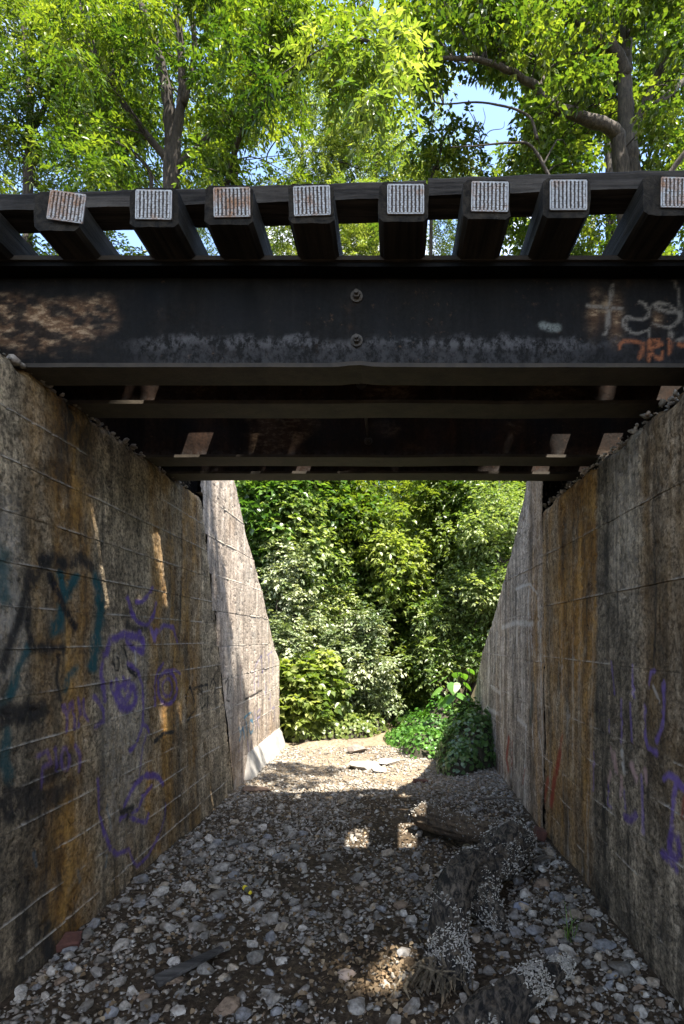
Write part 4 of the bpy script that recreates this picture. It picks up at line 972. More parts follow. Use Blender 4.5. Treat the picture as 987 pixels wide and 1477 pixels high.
# twigs
M_TWIG = mat_bark('dry_twig', (0.05, 0.04, 0.03), (0.15, 0.12, 0.09), 5)
for (xa, ya, xb, yb, r_, lb) in ((690, 1190, 752, 1195, .016, 'straight dark stick lying across the far end of the black log'), (318, 1290, 352, 1292, .01, 'thin pale stick beside the yellow can left of the passage middle'), (770, 1256, 800, 1254, .022, 'short thick stick near the foot of the right wall')):
    Da, Db = EYE * FPX / (ya - VY), EYE * FPX / (yb - VY); a = np.array([(xa - VX) * Da / FPX, Da, 0]); b_ = np.array([(xb - VX) * Db / FPX, Db, 0])
    up_ = .27 if ya == 1190 else .05
    a[2] = gh(a[0], a[1]) + up_; b_[2] = gh(b_[0], b_[1]) + up_; m_ = (a + b_) / 2 + np.array([0, .02, .01])
    mb = MB(); mb.tube(catmull([a, m_, b_], 10), np.linspace(r_, r_ * .6, 10), 7); tag(mb.build('stick', M_TWIG), lb, 'stick')
# yellow litter
D = EYE * FPX / (1298 - VY); x0 = (357 - VX) * D / FPX; z0 = float(gh(x0, D)) + .06
can = empty('crushed_can', (x0, D, z0), 'small crushed yellow can lying among the stones left of centre', 'can')
M_YEL = mat_plain('yellow_paint', (0.62, 0.50, 0.03), .45, .2, 40); M_DKY = mat_plain('dark_can_label', (0.10, 0.10, 0.07), .5, .3, 40)
dv = np.array([.035, -.03, -.012]); c0 = np.array([x0 - .03, D + .025, z0])
mb = MB(); mb.tube(np.array([c0, c0 + dv * .5]), [.017, .019], 12); mb.build('can_top', M_YEL, can)
mb = MB(); mb.tube(np.array([c0 + dv * .52, c0 + dv * 1.0]), [.019, .018], 12); mb.build('can_label', M_DKY, can)
mb = MB(); mb.tube(np.array([c0 + dv * 1.5, c0 + dv * 1.8]), [.014, .01], 10); mb.build('can_end', M_YEL, can)

# ------------------------------------------------------------------ foliage
def unit(v): return v / (np.linalg.norm(v, axis=-1, keepdims=True) + 1e-9)
UP = np.array([0, 0, 1.0])
def sprigs(Pn, Dn, L, pairs, ll, lw, droop=.25, spread=.85, fold=.18, tint=None, terminal=True):
    """pinnate sprays: leaflets in pairs along a drooping stalk; each leaflet a folded diamond of two triangles"""
    n = len(Pn); Dn = unit(Dn); Sd = unit(np.cross(Dn, UP + rng.normal(0, .12, (n, 3)))); L = np.broadcast_to(np.asarray(L, float), (n,))
    Vs = []; Ts = []
    if tint is None: tint = rng.uniform(0, 1, n)
    ks = [(t, sgn) for t in np.linspace(.25, .95, pairs) for sgn in (-1, 1)] + ([(1.0, 0)] if terminal else [])
    for t, sgn in ks:
        p = Pn + Dn * (L * t)[:, None] + UP * (-droop * L * t * t)[:, None]
        d = unit(Dn * (.55 if sgn else 1) + Sd * (sgn * spread) + UP * (-.18) + rng.normal(0, .22, (n, 3)))
        nrm = unit(UP + rng.normal(0, .45, (n, 3))); s = unit(np.cross(d, nrm)); nn = np.cross(s, d)
        l = ll * rng.uniform(.75, 1.2, n)[:, None]; w = lw * rng.uniform(.8, 1.15, n)[:, None] * .5
        mid = p + d * l * .45
        tip = p + d * l - UP * l * .16
        Vs.append(np.stack([p, mid + s * w + nn * w * fold * 2, tip, mid - s * w + nn * w * fold * 2], 1))
        Ts.append(np.repeat(np.clip(tint + rng.normal(0, .12, n), 0, 1)[:, None], 4, 1))
    V = np.concatenate(Vs).reshape(-1, 3); T = np.concatenate(Ts).reshape(-1); m = len(V) // 4; b = np.arange(m)[:, None] * 4
    F = np.concatenate([b + np.array([[0, 1, 2]]), b + np.array([[0, 2, 3]])])
    return V, F, T

# gaps cut through unseen crowns towards the sun, lighting each spot: (spot, half width)
SUNGAPS = [((-.14, 3.16, 0), .03), ((.105, 5.3, 0), .2), ((-.355, 5.25, 0), .16), ((-1.97, 4.68, 1.5), .0), ((-1.595, 4.6, 3.6), .10), ((-1.16, 4.6, 3.6), .08), ((1.365, 4.6, 3.6), .10), ((1.80, 4.6, 3.6), .10), ((-1.6, 3.5, 3.5), .06), ((-.85, 5.05, 3.5), .06), ((1.2, 5.05, 3.5), .06), ((.32, 5.45, .2), .2), ((.5, 4.9, .2), .14)]
def crown(name, parent, C, Rd, per, spec, mat, outw=0.6, gaps=False):
    """leaf clumps: sprays spread through every clump's volume, denser at its shell"""
    C = np.asarray(C, float); Rd = np.broadcast_to(np.asarray(Rd, float), (len(C),)); n = len(C) * per
    c = np.repeat(C, per, 0); r = np.repeat(Rd, per)
    d = unit(rng.normal(0, 1, (n, 3))); q = rng.uniform(0, 1, n) ** .45
    Pn = c + d * (r * q)[:, None] * np.array([1, 1, .72])
    Dn = d * outw + rng.normal(0, .5, (n, 3)) + np.array([0, 0, -.1])
    keep = np.ones(n, bool)
    if gaps:
        sd = np.array(SUN_TO)
        for g_, hw in SUNGAPS:
            v = Pn + unit(Dn) * spec['L'] * .6 - np.array(g_, float); tt = v @ sd; keep &= np.linalg.norm(v - tt[:, None] * sd, axis=1) > hw + .24
    ctint = np.repeat(rng.normal(.5, .23, len(C)), per)[keep]; Pn, Dn = Pn[keep], Dn[keep]; n = len(Pn); tint = np.clip(ctint + rng.normal(0, .15, n), 0, 1)
    V, F, T = sprigs(Pn, Dn, spec['L'] * rng.uniform(.7, 1.2, n), spec['pairs'], spec['ll'], spec['lw'], spec.get('droop', .3), spec.get('spread', .85), tint=tint)
    return meshobj(name, V, F, mat, parent, False, {'tint': T})

ASH = dict(L=.34, pairs=4, ll=.125, lw=.05, droop=.35)
MAP = dict(L=.26, pairs=2, ll=.12, lw=.085, droop=.25)
FINE = dict(L=.40, pairs=6, ll=.085, lw=.028, droop=.5)
BUSH = dict(L=.24, pairs=3, ll=.085, lw=.05, droop=.25)
BROAD = dict(L=.22, pairs=2, ll=.14, lw=.10, droop=.4)

def limb(parent, pts, r0, r1, mat, name='limb', n=None, wig=.04):
    pts = np.asarray(pts, float); n = n or max(6, len(pts) * 5); c = catmull(pts, n)
    c[1:-1] += rng.normal(0, 1, (n - 2, 3)) * wig * r0
    r = np.linspace(0, 1, n); rr = r0 + (r1 - r0) * r ** .8
    V, F = tube_np(c, rr * (1 + .06 * np.sin(np.arange(n) * 1.9)), 9 if r0 > .06 else 6)
    meshobj(name, V, F, mat, parent, True); return c

def twigs_to(parent, C, limbs, mat, frac=.7, r=.016):
    P_ = np.vstack(limbs); mb = MB()
    for c in C:
        if rng.uniform() > frac: continue
        dd = np.linalg.norm(P_ - c, axis=1) + 0.5 * np.maximum(0, P_[:, 2] - c[2]); a = P_[np.argmin(dd)]
        if np.linalg.norm(a - c) > 3.5: continue
        m = (a + c) / 2 + rng.normal(0, .12, 3) + np.array([0, 0, .12])
        mb.tube(catmull([a, m, c], 6), np.linspace(r, r * .35, 6), 5, False)
    if mb.V: tag(mb.build('twigs', mat, parent, True), kind='stuff')

def px_clumps(n, xr, yr, Dr, holes=(), jit=0):
    out = []
    while len(out) < n:
        x, y, D = rng.uniform(*xr), rng.uniform(*yr), rng.uniform(*Dr)
        if any(((x - hx) / rx) ** 2 + ((y - hy) / ry) ** 2 < 1 for hx, hy, rx, ry in holes): continue
        out.append(P(x, y, D))
    return np.array(out)
HOLES = [(700, 165, 66, 78), (400, 215, 46, 38), (612, 160, 24, 44), (540, 30, 26, 26), (300, 120, 14, 18), (80, 120, 14, 22), (350, 60, 12, 16), (450, 90, 14, 20), (820, 60, 16, 14), (760, 60, 14, 16), (970, 160, 16, 22), (850, 215, 18, 16), (212, 112, 20, 30), (150, 165, 16, 34), (520, 12, 16, 22), (955, 222, 32, 20), (560, 150, 20, 34), (690, 60, 20, 15), (320, 20, 16, 14), (120, 225, 14, 26), (590, 205, 14, 16), (460, 165, 20, 20)]

def T_(l): return [P(*p) for p in l]
def tree_base(x, y): return (x, y, float(gh(x, y)))
KD = 1.25
def Q(x, y, D): return P(x, y, D * KD)
# --- big tree right
b0 = Q(908, 560, 10.8); B = tree_base(b0[0], b0[1])
tr = empty('maple_tree', B, 'large tree with forked grey trunk and wide limbs above the right bridge end', 'tree', 'trees standing beyond the bridge')
def QL(l): return [Q(*p) for p in l]
l1 = limb(tr, [B] + QL([(908, 330, 10.8), (907, 215, 10.8), (901, 130, 10.9), (903, 40, 11), (890, -60, 11.2)]), .32, .10, M_BARKL, 'trunk', 40)
l2 = limb(tr, QL([(905, 330, 10.7), (893, 215, 10.6), (886, 188, 10.5), (840, 168, 10.3), (795, 152, 10.1), (772, 125, 10), (735, 102, 9.8), (690, 86, 9.6), (630, 85, 9.4)]), .21, .035, M_BARKL, n=44)
l3 = limb(tr, QL([(903, 110, 10.9), (885, 70, 10.7), (850, 45, 10.5), (825, 15, 10.3), (810, -30, 10.2)]), .18, .08, M_BARKL)
l4 = limb(tr, QL([(912, 190, 10.8), (940, 130, 10.6), (962, 80, 10.4), (990, 40, 10.2), (1030, -10, 10)]), .12, .06, M_BARKL)
l5 = limb(tr, QL([(925, 165, 10.8), (960, 140, 10.9), (1000, 105, 11), (1060, 60, 11)]), .085, .05, M_BARKL)
l6 = limb(tr, QL([(800, 155, 10.2), (780, 130, 10.3), (790, 100, 10.4)]), .07, .025, M_BARKL)
l7 = limb(tr, QL([(800, 270, 9.8), (768, 212, 9.7), (735, 206, 9.6), (690, 210, 9.5), (650, 212, 9.4)]), .045, .010, M_BARK)
l8 = limb(tr, QL([(775, 200, 9.7), (760, 165, 9.8), (700, 148, 9.9), (640, 150, 10)]), .04, .015, M_BARKL)
l9 = limb(tr, QL([(950, 275, 10), (975, 238, 9.9), (1020, 180, 9.6)]), .07, .05, M_BARKL)
def qcl(n, xr, yr, Dr, holes=()): return px_clumps(n, xr, yr, (Dr[0] * KD, Dr[1] * KD), holes)
TRK = [(905, 190, 34, 80), (900, 100, 30, 60), (840, 165, 55, 26), (775, 125, 30, 30), (955, 95, 26, 60), (860, 50, 40, 26)]
cl = np.vstack([qcl(105, (690, 1010), (-50, 180), (11.5, 13.2), HOLES), qcl(46, (690, 1010), (-50, 180), (9.4, 10.9), HOLES + TRK), qcl(40, (730, 1000), (170, 270), (10, 12.5), HOLES + TRK), qcl(42, (580, 740), (-40, 125), (9, 11), HOLES), qcl(12, (700, 1000), (-120, -40), (9.5, 12))])
crown('crown', tr, cl, rng.uniform(.28, .52, len(cl)), 34, dict(L=.28, pairs=2, ll=.14, lw=.09, droop=.25), M_MAPLE)
twigs_to(tr, cl, [l1, l2, l3, l4, l5, l6, l7, l8], M_BARK, .75, .02)
# --- left ash
b0 = Q(240, 560, 11); B = tree_base(b0[0], b0[1])
tl = empty('ash_tree', B, 'many stemmed bright green tree above the left half of the bridge', 'tree', 'trees standing beyond the bridge')
k1 = limb(tl, [B] + QL([(246, 300, 11), (247, 205, 11), (240, 130, 10.9), (222, 60, 10.8), (203, 0, 10.7), (190, -60, 10.6)]), .23, .07, M_BARK, 'trunk', 36)
k2 = limb(tl, QL([(250, 280, 11), (255, 195, 10.9), (263, 130, 10.8), (260, 60, 10.7), (252, -10, 10.6), (250, -60, 10.5)]), .14, .06, M_BARK)
k3 = limb(tl, QL([(246, 235, 11), (205, 185, 10.8), (160, 120, 10.6), (130, 55, 10.4), (110, -10, 10.2)]), .10, .045, M_BARK)
k4 = limb(tl, QL([(163, 125, 10.6), (158, 60, 10.4), (142, 10, 10.2), (140, -50, 10)]), .065, .035, M_BARK)
k5 = limb(tl, QL([(265, 150, 10.8), (280, 80, 10.7), (277, 10, 10.6), (280, -60, 10.5)]), .085, .04, M_BARK)
k6 = limb(tl, QL([(250, 245, 11), (300, 200, 10.7), (345, 150, 10.4), (370, 70, 10), (385, 0, 9.6)]), .09, .04, M_BARK)
k7 = limb(tl, QL([(218, 290, 11), (212, 240, 11), (150, 190, 11), (120, 160, 11)]), .06, .025, M_BARK)
k8 = limb(tl, QL([(325, 275, 10.6), (350, 190, 10.2), (420, 110, 9.4), (490, 60, 8.6), (545, 60, 8.2)]), .07, .025, M_BARK)
TRL = [(246, 215, 30, 60), (222, 80, 26, 70), (165, 115, 24, 60), (264, 110, 22, 80), (345, 130, 24, 40)]
cl = np.vstack([qcl(84, (80, 420), (-50, 268), (11.6, 13.2), HOLES), qcl(58, (80, 420), (-50, 268), (9.3, 11), HOLES + TRL), qcl(30, (330, 560), (-20, 125), (8.3, 9.8), HOLES), qcl(12, (60, 520), (-120, -40), (9.5, 12))])
crown('crown', tl, cl, rng.uniform(.28, .5, len(cl)), 26, dict(L=.38, pairs=4, ll=.15, lw=.055, droop=.4), M_ASH)
cl2 = np.array(QL([(560, 70, 8.0), (545, 50, 8.1), (575, 100, 7.9), (555, 125, 7.9), (530, 90, 8.1), (500, 100, 8.3), (480, 40, 8.4), (520, 130, 8.0), (570, 60, 8.2), (556, 150, 7.8), (450, 60, 8.5), (510, 60, 8.2)]))
crown('crown', tl, cl2, .28, 13, dict(L=.42, pairs=4, ll=.19, lw=.065, droop=.7), M_YELLEAF)
twigs_to(tl, cl, [k1, k2, k3, k4, k5, k6, k8], M_BARK, .75, .018)
# --- more trees over the deck: crown clumps round their own stems
G1 = 'trees standing beyond the bridge'
def over_tree(name, label, bx, D, stem, cls, rr, per, spec, mat, r0, bark=M_BARK):
    b0 = P(bx, 0, D); B = tree_base(b0[0], D); t = empty(name, B, label, 'tree', G1)
    lims = [limb(t, [B] + [P(x, y, D) for x, y in stem[0]], r0, r0 * .3, bark, 'trunk', 26)]
    for st in stem[1:]: lims.append(limb(t, [P(x, y, D + .1) for x, y in st], r0 * .5, r0 * .15, bark))
    crown('crown', t, cls, rng.uniform(rr[0], rr[1], len(cls)), per, spec, mat); twigs_to(t, cls, lims, bark, .7, .016)
    return t
FINE2 = dict(L=.5, pairs=6, ll=.12, lw=.036, droop=.55)
over_tree('tree', 'tall slim tree at the far left above the bridge', 38, 16.5, [[(40, 300), (44, 180), (36, 60), (30, -60)], [(42, 200), (75, 130), (90, 60)], [(40, 160), (5, 90), (-10, 20)]], np.vstack([px_clumps(24, (-40, 260), (265, 400), (15.4, 17.6)), px_clumps(62, (-40, 110), (-50, 270), (15.4, 17.6), HOLES), px_clumps(16, (100, 200), (150, 270), (16, 17.6), HOLES)]), (.35, .6), 28, dict(L=.4, pairs=4, ll=.16, lw=.06, droop=.35), M_MAPLE, .18)
over_tree('tree', 'thin dark stemmed tree left of the many stemmed tree above the bridge', 133, 18, [[(133, 300), (138, 200), (145, 130), (150, 60)], [(137, 215), (110, 160), (100, 120)], [(140, 180), (165, 140), (180, 100)]], px_clumps(30, (90, 210), (20, 190), (17, 19), HOLES), (.4, .65), 36, dict(L=.4, pairs=4, ll=.16, lw=.06, droop=.35), M_ASH, .11)
over_tree('tree', 'feathery grey green tree behind the middle of the bridge', 540, 18.5, [[(540, 320), (545, 230), (556, 160), (550, 90)], [(545, 240), (600, 190), (640, 150)], [(545, 230), (490, 190), (450, 150)], [(549, 260), (620, 235), (660, 225)]], np.vstack([px_clumps(80, (240, 720), (262, 400), (17, 19.6)), px_clumps(50, (400, 570), (285, 385), (16.5, 20)), px_clumps(52, (420, 690), (190, 272), (17.4, 19.6), HOLES), px_clumps(34, (430, 660), (110, 200), (17.4, 19.6), HOLES + [(560, 90, 60, 60)])]), (.35, .6), 26, FINE2, M_YELLEAF, .13)
over_tree('tree', 'small dark leaved tree in front of the blue sky gap right of the bridge middle', 622, 14, [[(622, 320), (632, 240), (640, 200), (652, 180)], [(633, 235), (665, 215), (680, 190)]], np.array([P(x, y, D) for x, y, D in ((600, 215, 14), (620, 205, 14.2), (640, 195, 13.8), (655, 180, 14), (670, 205, 14), (660, 225, 13.8), (680, 225, 14.1), (630, 230, 14), (650, 245, 13.9), (612, 245, 14), (675, 190, 14), (640, 260, 14), (680, 250, 14.1), (600, 190, 14.2))]), (.28, .46), 15, dict(L=.34, pairs=3, ll=.15, lw=.08, droop=.4), M_MAPLE, .06)
over_tree('tree', 'spreading tree behind the forked trunk at the far right', 880, 20, [[(880, 320), (876, 200), (860, 110), (850, 20)], [(877, 200), (930, 140), (970, 90)], [(874, 190), (820, 140), (780, 90)]], np.vstack([px_clumps(70, (720, 1040), (-50, 270), (18.6, 21), HOLES), px_clumps(60, (690, 1040), (268, 400), (17, 20))]), (.4, .7), 24, dict(L=.36, pairs=3, ll=.18, lw=.10, droop=.3), M_MAPLE, .2)
over_tree('tree', 'slender tree behind the bright left tree, left of the bridge middle', 340, 19, [[(340, 320), (338, 200), (345, 100), (350, 0)], [(340, 210), (300, 150), (280, 100)], [(340, 190), (400, 130), (430, 80)]], px_clumps(58, (190, 480), (-50, 270), (17.8, 20), HOLES), (.35, .6), 22, dict(L=.4, pairs=4, ll=.17, lw=.065, droop=.35), M_ASH, .15)
# bare twigs in the sky gaps
def bare(name, label, bx, tips, r, D):
    b0 = P(bx, 0, D); base = tree_base(b0[0], D); t = empty(name, base, label, 'tree', G1); limb(t, [base] + [P(x, y, D) for x, y in tips[0]], r, r * .3, M_BARK, 'trunk', 20)
    for tp in tips[1:]: limb(t, [P(x, y, D + .1) for x, y in tp], r * .45, r * .15, M_BARK)
bare('bare_tree', 'leafless branching sapling in the white sky gap left of the bridge middle', 435, [[(436, 280), (437, 190), (442, 110)], [(437, 235), (400, 165), (395, 130)], [(432, 220), (415, 190), (375, 205), (345, 215)], [(437, 190), (460, 150), (475, 120)], [(400, 262), (385, 225), (420, 180), (465, 150)]], .08, 20)
bare('bare_tree', 'thin leafless stem with curling twigs in the blue sky gap', 694, [[(694, 300), (694, 215), (690, 185), (683, 165)], [(692, 215), (705, 190), (725, 185), (728, 175)], [(689, 185), (680, 165), (670, 152)], [(694, 235), (682, 225), (680, 200)], [(692, 190), (700, 172), (697, 155)]], .045, 20.5)

def simple_tree(name, label, cat, B, height, rx, ry, zc, nclump, per, spec, mat, bark=M_BARK, r0=.14, clr=(.4, .65), group=None, lean=(0, 0), zmin=.15, stems=1, rz=None, seed=None, holes=()):
    B = tree_base(B[0], B[1]) if len(B) == 2 else B
    t = empty(name, B, label, cat, group); B = np.array(B); lims = []
    top = B + np.array([lean[0], lean[1], height])
    for s_ in range(stems):
        e = top + (rng.normal(0, rx * .3, 3) * np.array([1, 1, .2]) if s_ else 0)
        m1 = B + (e - B) * .35 + rng.normal(0, .05 * height, 3) * np.array([1, 1, 0]); m2 = B + (e - B) * .7 + rng.normal(0, .05 * height, 3) * np.array([1, 1, 0])
        lims.append(limb(t, [B + (rng.normal(0, .12, 3) * np.array([1, 1, 0]) if s_ else 0), m1, m2, e], r0 * (1 if s_ == 0 else .7), r0 * .2, bark, 'trunk' if s_ == 0 else 'limb', 24))
    C0 = B + np.array([lean[0] * .6, lean[1] * .6, zc]); rzz = rz or (height - zc) * 1.05
    d = unit(rng.normal(0, 1, (nclump * 3, 3))); q = rng.uniform(.15, 1, len(d)) ** .5
    d = d * (rng.uniform(.72, 1.28, (len(d), 1)) * (1 + .35 * (rng.uniform(0, 1, (len(d), 1)) > .88)))
    cl = C0 + d * q[:, None] * np.array([rx, ry, rzz]); cl = cl[cl[:, 2] > B[2] + zmin * height][:nclump]
    if holes:
        px = VX + cl[:, 0] * FPX / cl[:, 1]; py = VY - (cl[:, 2] - EYE) * FPX / cl[:, 1]; ok = np.ones(len(cl), bool)
        for hx, hy, a, b in holes: ok &= ((px - hx) / a) ** 2 + ((py - hy) / b) ** 2 > 1
        cl = cl[ok]
    for k in range(4 if height > 2 else 2):
        c = cl[rng.integers(0, len(cl))]; st = lims[0][int(len(lims[0]) * rng.uniform(.3, .75))]
        lims.append(limb(t, [st, (st + c) / 2 + np.array([0, 0, .1 * height * .3]), c], r0 * .45, r0 * .12, bark))
    crown('crown', t, cl, rng.uniform(clr[0], clr[1], len(cl)), per, spec, mat, gaps=B[1] < 0)
    twigs_to(t, cl, lims, bark, .5, max(.006, r0 * .09)); return t
# ---- plants seen through the passage
G2 = 'trees and bushes beyond the passage'
def at(px, D): return (P(px, 0, D)[0], D)
simple_tree('tree', 'dark green tree closing the upper left of the view beyond the passage', 'tree', at(392, 12.2), 6.0, 1.4, 1.0, 4.0, 84, 46, BROAD, M_DARKLEAF, r0=.10, zmin=.2, group=G2, rz=2.2)
simple_tree('tree', 'mid green tree in the upper middle beyond the passage', 'tree', at(482, 12.9), 6.2, 1.2, .9, 4.3, 74, 46, MAP, M_MAPLE, r0=.07, zmin=.4, group=G2, rz=1.8)
simple_tree('tree', 'bright yellow green tree deep in the middle of the view', 'tree', at(580, 26), 8.5, 2.4, 1.6, 4.6, 90, 40, dict(L=.34, pairs=3, ll=.16, lw=.08, droop=.3), M_YELLEAF, r0=.12, zmin=.05, group=G2, rz=4)
simple_tree('tree', 'arching green tree in the upper right beyond the passage', 'tree', at(668, 12.9), 6.0, 1.3, .9, 4.4, 66, 46, ASH, M_MAPLE, r0=.08, zmin=.35, group=G2, rz=1.5)
simple_tree('tree', 'light green layered tree beside the right wing wall', 'tree', at(722, 11.6), 5.0, 1.1, 1.0, 3.2, 72, 46, BUSH, M_LAYER, r0=.06, zmin=.12, group=G2, rz=1.9, clr=(.26, .44))
simple_tree('shrub', 'broad grey green bush overhanging the right side of the trail', 'shrub', at(670, 12.2), 3.0, 1.0, .8, 1.95, 64, 46, BUSH, M_LAYER, r0=.04, zmin=.3, group=G2, stems=3, clr=(.24, .4), rz=1.1)
simple_tree('shrub', 'bush with whitish glare toned leaves in the middle of the view beyond the passage', 'shrub', at(508, 11.3), 2.3, .85, .6, 1.3, 64, 42, BUSH, M_GLARELEAF, r0=.03, zmin=.1, group=G2, stems=3, clr=(.16, .34), rz=1.05)
simple_tree('shrub', 'tall pale vine covered column of leaves behind the left wing wall end', 'shrub', at(418, 11.0), 3.6, .42, .40, 2.0, 56, 40, BUSH, M_GLARELEAF, r0=.03, zmin=.06, group=G2, stems=2, clr=(.16, .34), rz=1.75)
simple_tree('shrub', 'low bright green bush at the end of the left wing wall', 'shrub', at(436, 10.4), 1.5, .62, .45, .75, 52, 40, BROAD, M_YELLEAF, r0=.02, zmin=.06, group=G2, stems=3, clr=(.14, .28), rz=.8)
simple_tree('shrub', 'dark undergrowth bush under the grey green bush', 'shrub', at(612, 12.0), 1.9, .6, .5, 1.0, 40, 40, BUSH, M_MAPLE, r0=.025, zmin=.05, group=G2, stems=3, clr=(.22, .38), rz=1.0)
simple_tree('shrub', 'dark bush behind the whitish bush', 'shrub', at(540, 12.4), 3.1, .75, .5, 2.1, 44, 44, BROAD, M_MAPLE, r0=.025, zmin=.2, group=G2, stems=3, clr=(.22, .4), rz=1.2)
simple_tree('shrub', 'rounded green bush at the left behind the vine covered column', 'shrub', at(400, 11.8), 3.0, .7, .6, 1.7, 54, 46, BUSH, M_MAPLE, r0=.03, zmin=.05, group=G2, stems=3, clr=(.24, .4), rz=1.4)
simple_tree('sapling', 'thin sapling with a bare lower stem beside the trail', 'sapling', at(557, 14.5), 4.2, .7, .6, 3.3, 20, 40, MAP, M_MAPLE, r0=.03, zmin=.5, group=G2, rz=1.0)
simple_tree('sapling', 'slanting thin sapling in the shade left of the trail', 'sapling', at(545, 15.4), 4.0, .7, .6, 3.2, 18, 40, MAP, M_DARKLEAF, r0=.028, zmin=.5, group=G2, rz=1.0, lean=(-.4, 0))
simple_tree('tree', 'loose yellow green tree half hidden behind the whitish bush', 'tree', at(545, 27), 6.2, 1.3, 1.1, 3.3, 54, 40, MAP, M_YELLEAF, r0=.06, zmin=.25, group=G2, rz=2.0)
for px, D, hgt, rx, mt, lb in ((330, 17, 9, 2.6, M_DARKLEAF, 'dense tree far behind the left wing wall'), (800, 17, 9, 2.6, M_MAPLE, 'dense tree far behind the right wing wall'), (440, 28, 10, 2.8, M_YELLEAF, 'distant green tree left of the yellow green tree'), (690, 28, 10, 2.8, M_MAPLE, 'distant tree right of the yellow green tree')):
    simple_tree('tree', lb, 'tree', at(px, D), hgt, rx, 2.0, hgt * .5, 80, 40, dict(L=.34, pairs=3, ll=.17, lw=.09, droop=.3), mt, r0=.16, zmin=.05, group=G2, rz=hgt * .48, clr=(.5, .8))
simple_tree('shrub', 'light green bush filling the gap between the pale column and the whitish bush', 'shrub', at(462, 11.9), 3.3, .6, .5, 2.0, 44, 42, BUSH, M_LAYER, r0=.03, zmin=.2, group=G2, stems=2, clr=(.18, .34), rz=1.3)
simple_tree('shrub', 'loose yellow green bush in the upper middle in front of the tall trees', 'shrub', at(575, 12.0), 4.0, .65, .5, 3.2, 34, 36, MAP, M_YELLEAF, r0=.025, zmin=.5, group=G2, stems=2, clr=(.2, .38), rz=.9)
simple_tree('shrub', 'pale bush low against the end of the left wing wall behind the bright bush', 'shrub', at(405, 10.7), 2.2, .35, .3, 1.2, 34, 40, BUSH, M_GLARELEAF, r0=.02, zmin=.1, group=G2, stems=2, clr=(.14, .26), rz=1.0)
simple_tree('shrub', 'airy pale green bush leaning out over the trail from the right', 'shrub', at(640, 11.5), 2.6, .6, .45, 1.75, 40, 38, BUSH, M_LAYER, r0=.02, zmin=.35, group=G2, stems=2, clr=(.14, .28), rz=.9)
simple_tree('shrub', 'loose light bush in the shade gap between whitish bush and trail', 'shrub', at(583, 12.6), 2.0, .45, .4, 1.3, 26, 34, MAP, M_LAYER, r0=.015, zmin=.2, group=G2, stems=2, clr=(.14, .26), rz=.8)
simple_tree('tree', 'light leaved young tree in front of the dark tree at the upper left', 'tree', at(430, 11.6), 5.2, .7, .5, 4.0, 40, 36, MAP, M_LAYER, r0=.035, zmin=.5, group=G2, clr=(.2, .36), rz=1.1)
# far wood: one mass of leaves closing the valley
n = 9000; wx = rng.uniform(-26, 26, n); wy = 34 + rng.uniform(0, 6, n) + .01 * wx ** 2; wz = gh(wx, wy) + rng.uniform(0, 1, n) ** .8 * (9 + 3 * np.sin(wx * .7) + 2 * np.sin(wx * 1.9 + 1))
V, F, T = sprigs(np.stack([wx, wy, wz], -1), rng.normal(0, 1, (n, 3)), .7, 3, .42, .26, .3)
fw = meshobj('far_wood', V, F, M_MAPLE, None, False, {'tint': T}); tag(fw, kind='stuff')
fw['label'] = 'mass of leafy woodland closing the far end of the valley'

# ---- ivy and ground cover
def ivy(name, label, cat, n, fx, ll, mat, kind=None, parent=None, standing=.3):
    X, Y, Z, Nn = fx(n)
    Pn = np.stack([X, Y, Z], -1); d = unit(rng.normal(0, 1, (n, 3)) + Nn * .2); d = unit(d - Nn * (np.sum(d * Nn, 1) * .75)[:, None] + np.array([0, 0, -.35]))
    nr = unit(Nn + rng.normal(0, .35, (n, 3))); s = unit(np.cross(d, nr)); l = (ll * rng.uniform(.6, 1.25, n))[:, None]
    base = Pn + nr * rng.uniform(0, standing * .2, n)[:, None]
    pts = [base, base + d * l * .15 + s * l * .48, base + d * l * .62 + s * l * .36, base + d * l - nr * l * .15, base + d * l * .62 - s * l * .36, base + d * l * .15 - s * l * .48]
    V = np.stack(pts, 1).reshape(-1, 3); b = np.arange(n)[:, None] * 6
    F = np.concatenate([b + np.array([[0, 1, 2]]), b + np.array([[0, 2, 3]]), b + np.array([[0, 3, 4]]), b + np.array([[0, 4, 5]])])
    T = np.repeat(np.clip(rng.normal(.45, .22, n), 0, 1), 6)
    return V, F, T
def mound(cx, cy, rx, ry, h, n):
    a = rng.uniform(0, 6.283, n); q = np.sqrt(rng.uniform(0, 1, n)); x = cx + rx * q * np.cos(a); y = cy + ry * q * np.sin(a)
    lump = (.35 + 1.2 * fbm(st3(x * 3.4, y * 3.4, 0 * x), 3, 141)) * rng.uniform(.9, 1.25, n); z = gh(x, y) + h * np.sqrt(np.clip(1 - q ** 2, 0, 1)) * lump
    nx = (x - cx) / rx ** 2; ny = (y - cy) / ry ** 2; nz = np.sqrt(np.clip(1 - q ** 2, .05, 1)) / h
    return x, y, z, unit(np.stack([nx, ny, nz], -1))
def mound_core(cx, cy, rx, ry, h, mat, parent):
    u = np.linspace(0, 1, 12); a = np.linspace(0, 2 * math.pi, 25)
    U, A = np.meshgrid(u, a, indexing='ij'); x = cx + rx * U * np.cos(A) * .96; y = cy + ry * U * np.sin(A) * .96
    z = gh(x, y) + h * np.sqrt(1 - U ** 2) * (.35 + 1.2 * fbm(st3(x * 3.4, y * 3.4, 0 * x), 3, 141)) - .05
    meshobj('stem_mat', np.stack([x, y, z], -1).reshape(-1, 3), grid_faces(12, 25), mat, parent, True)
M_STEM = mat_plain('ivy_stems', (0.03, 0.026, 0.015), .9, .5, 20)
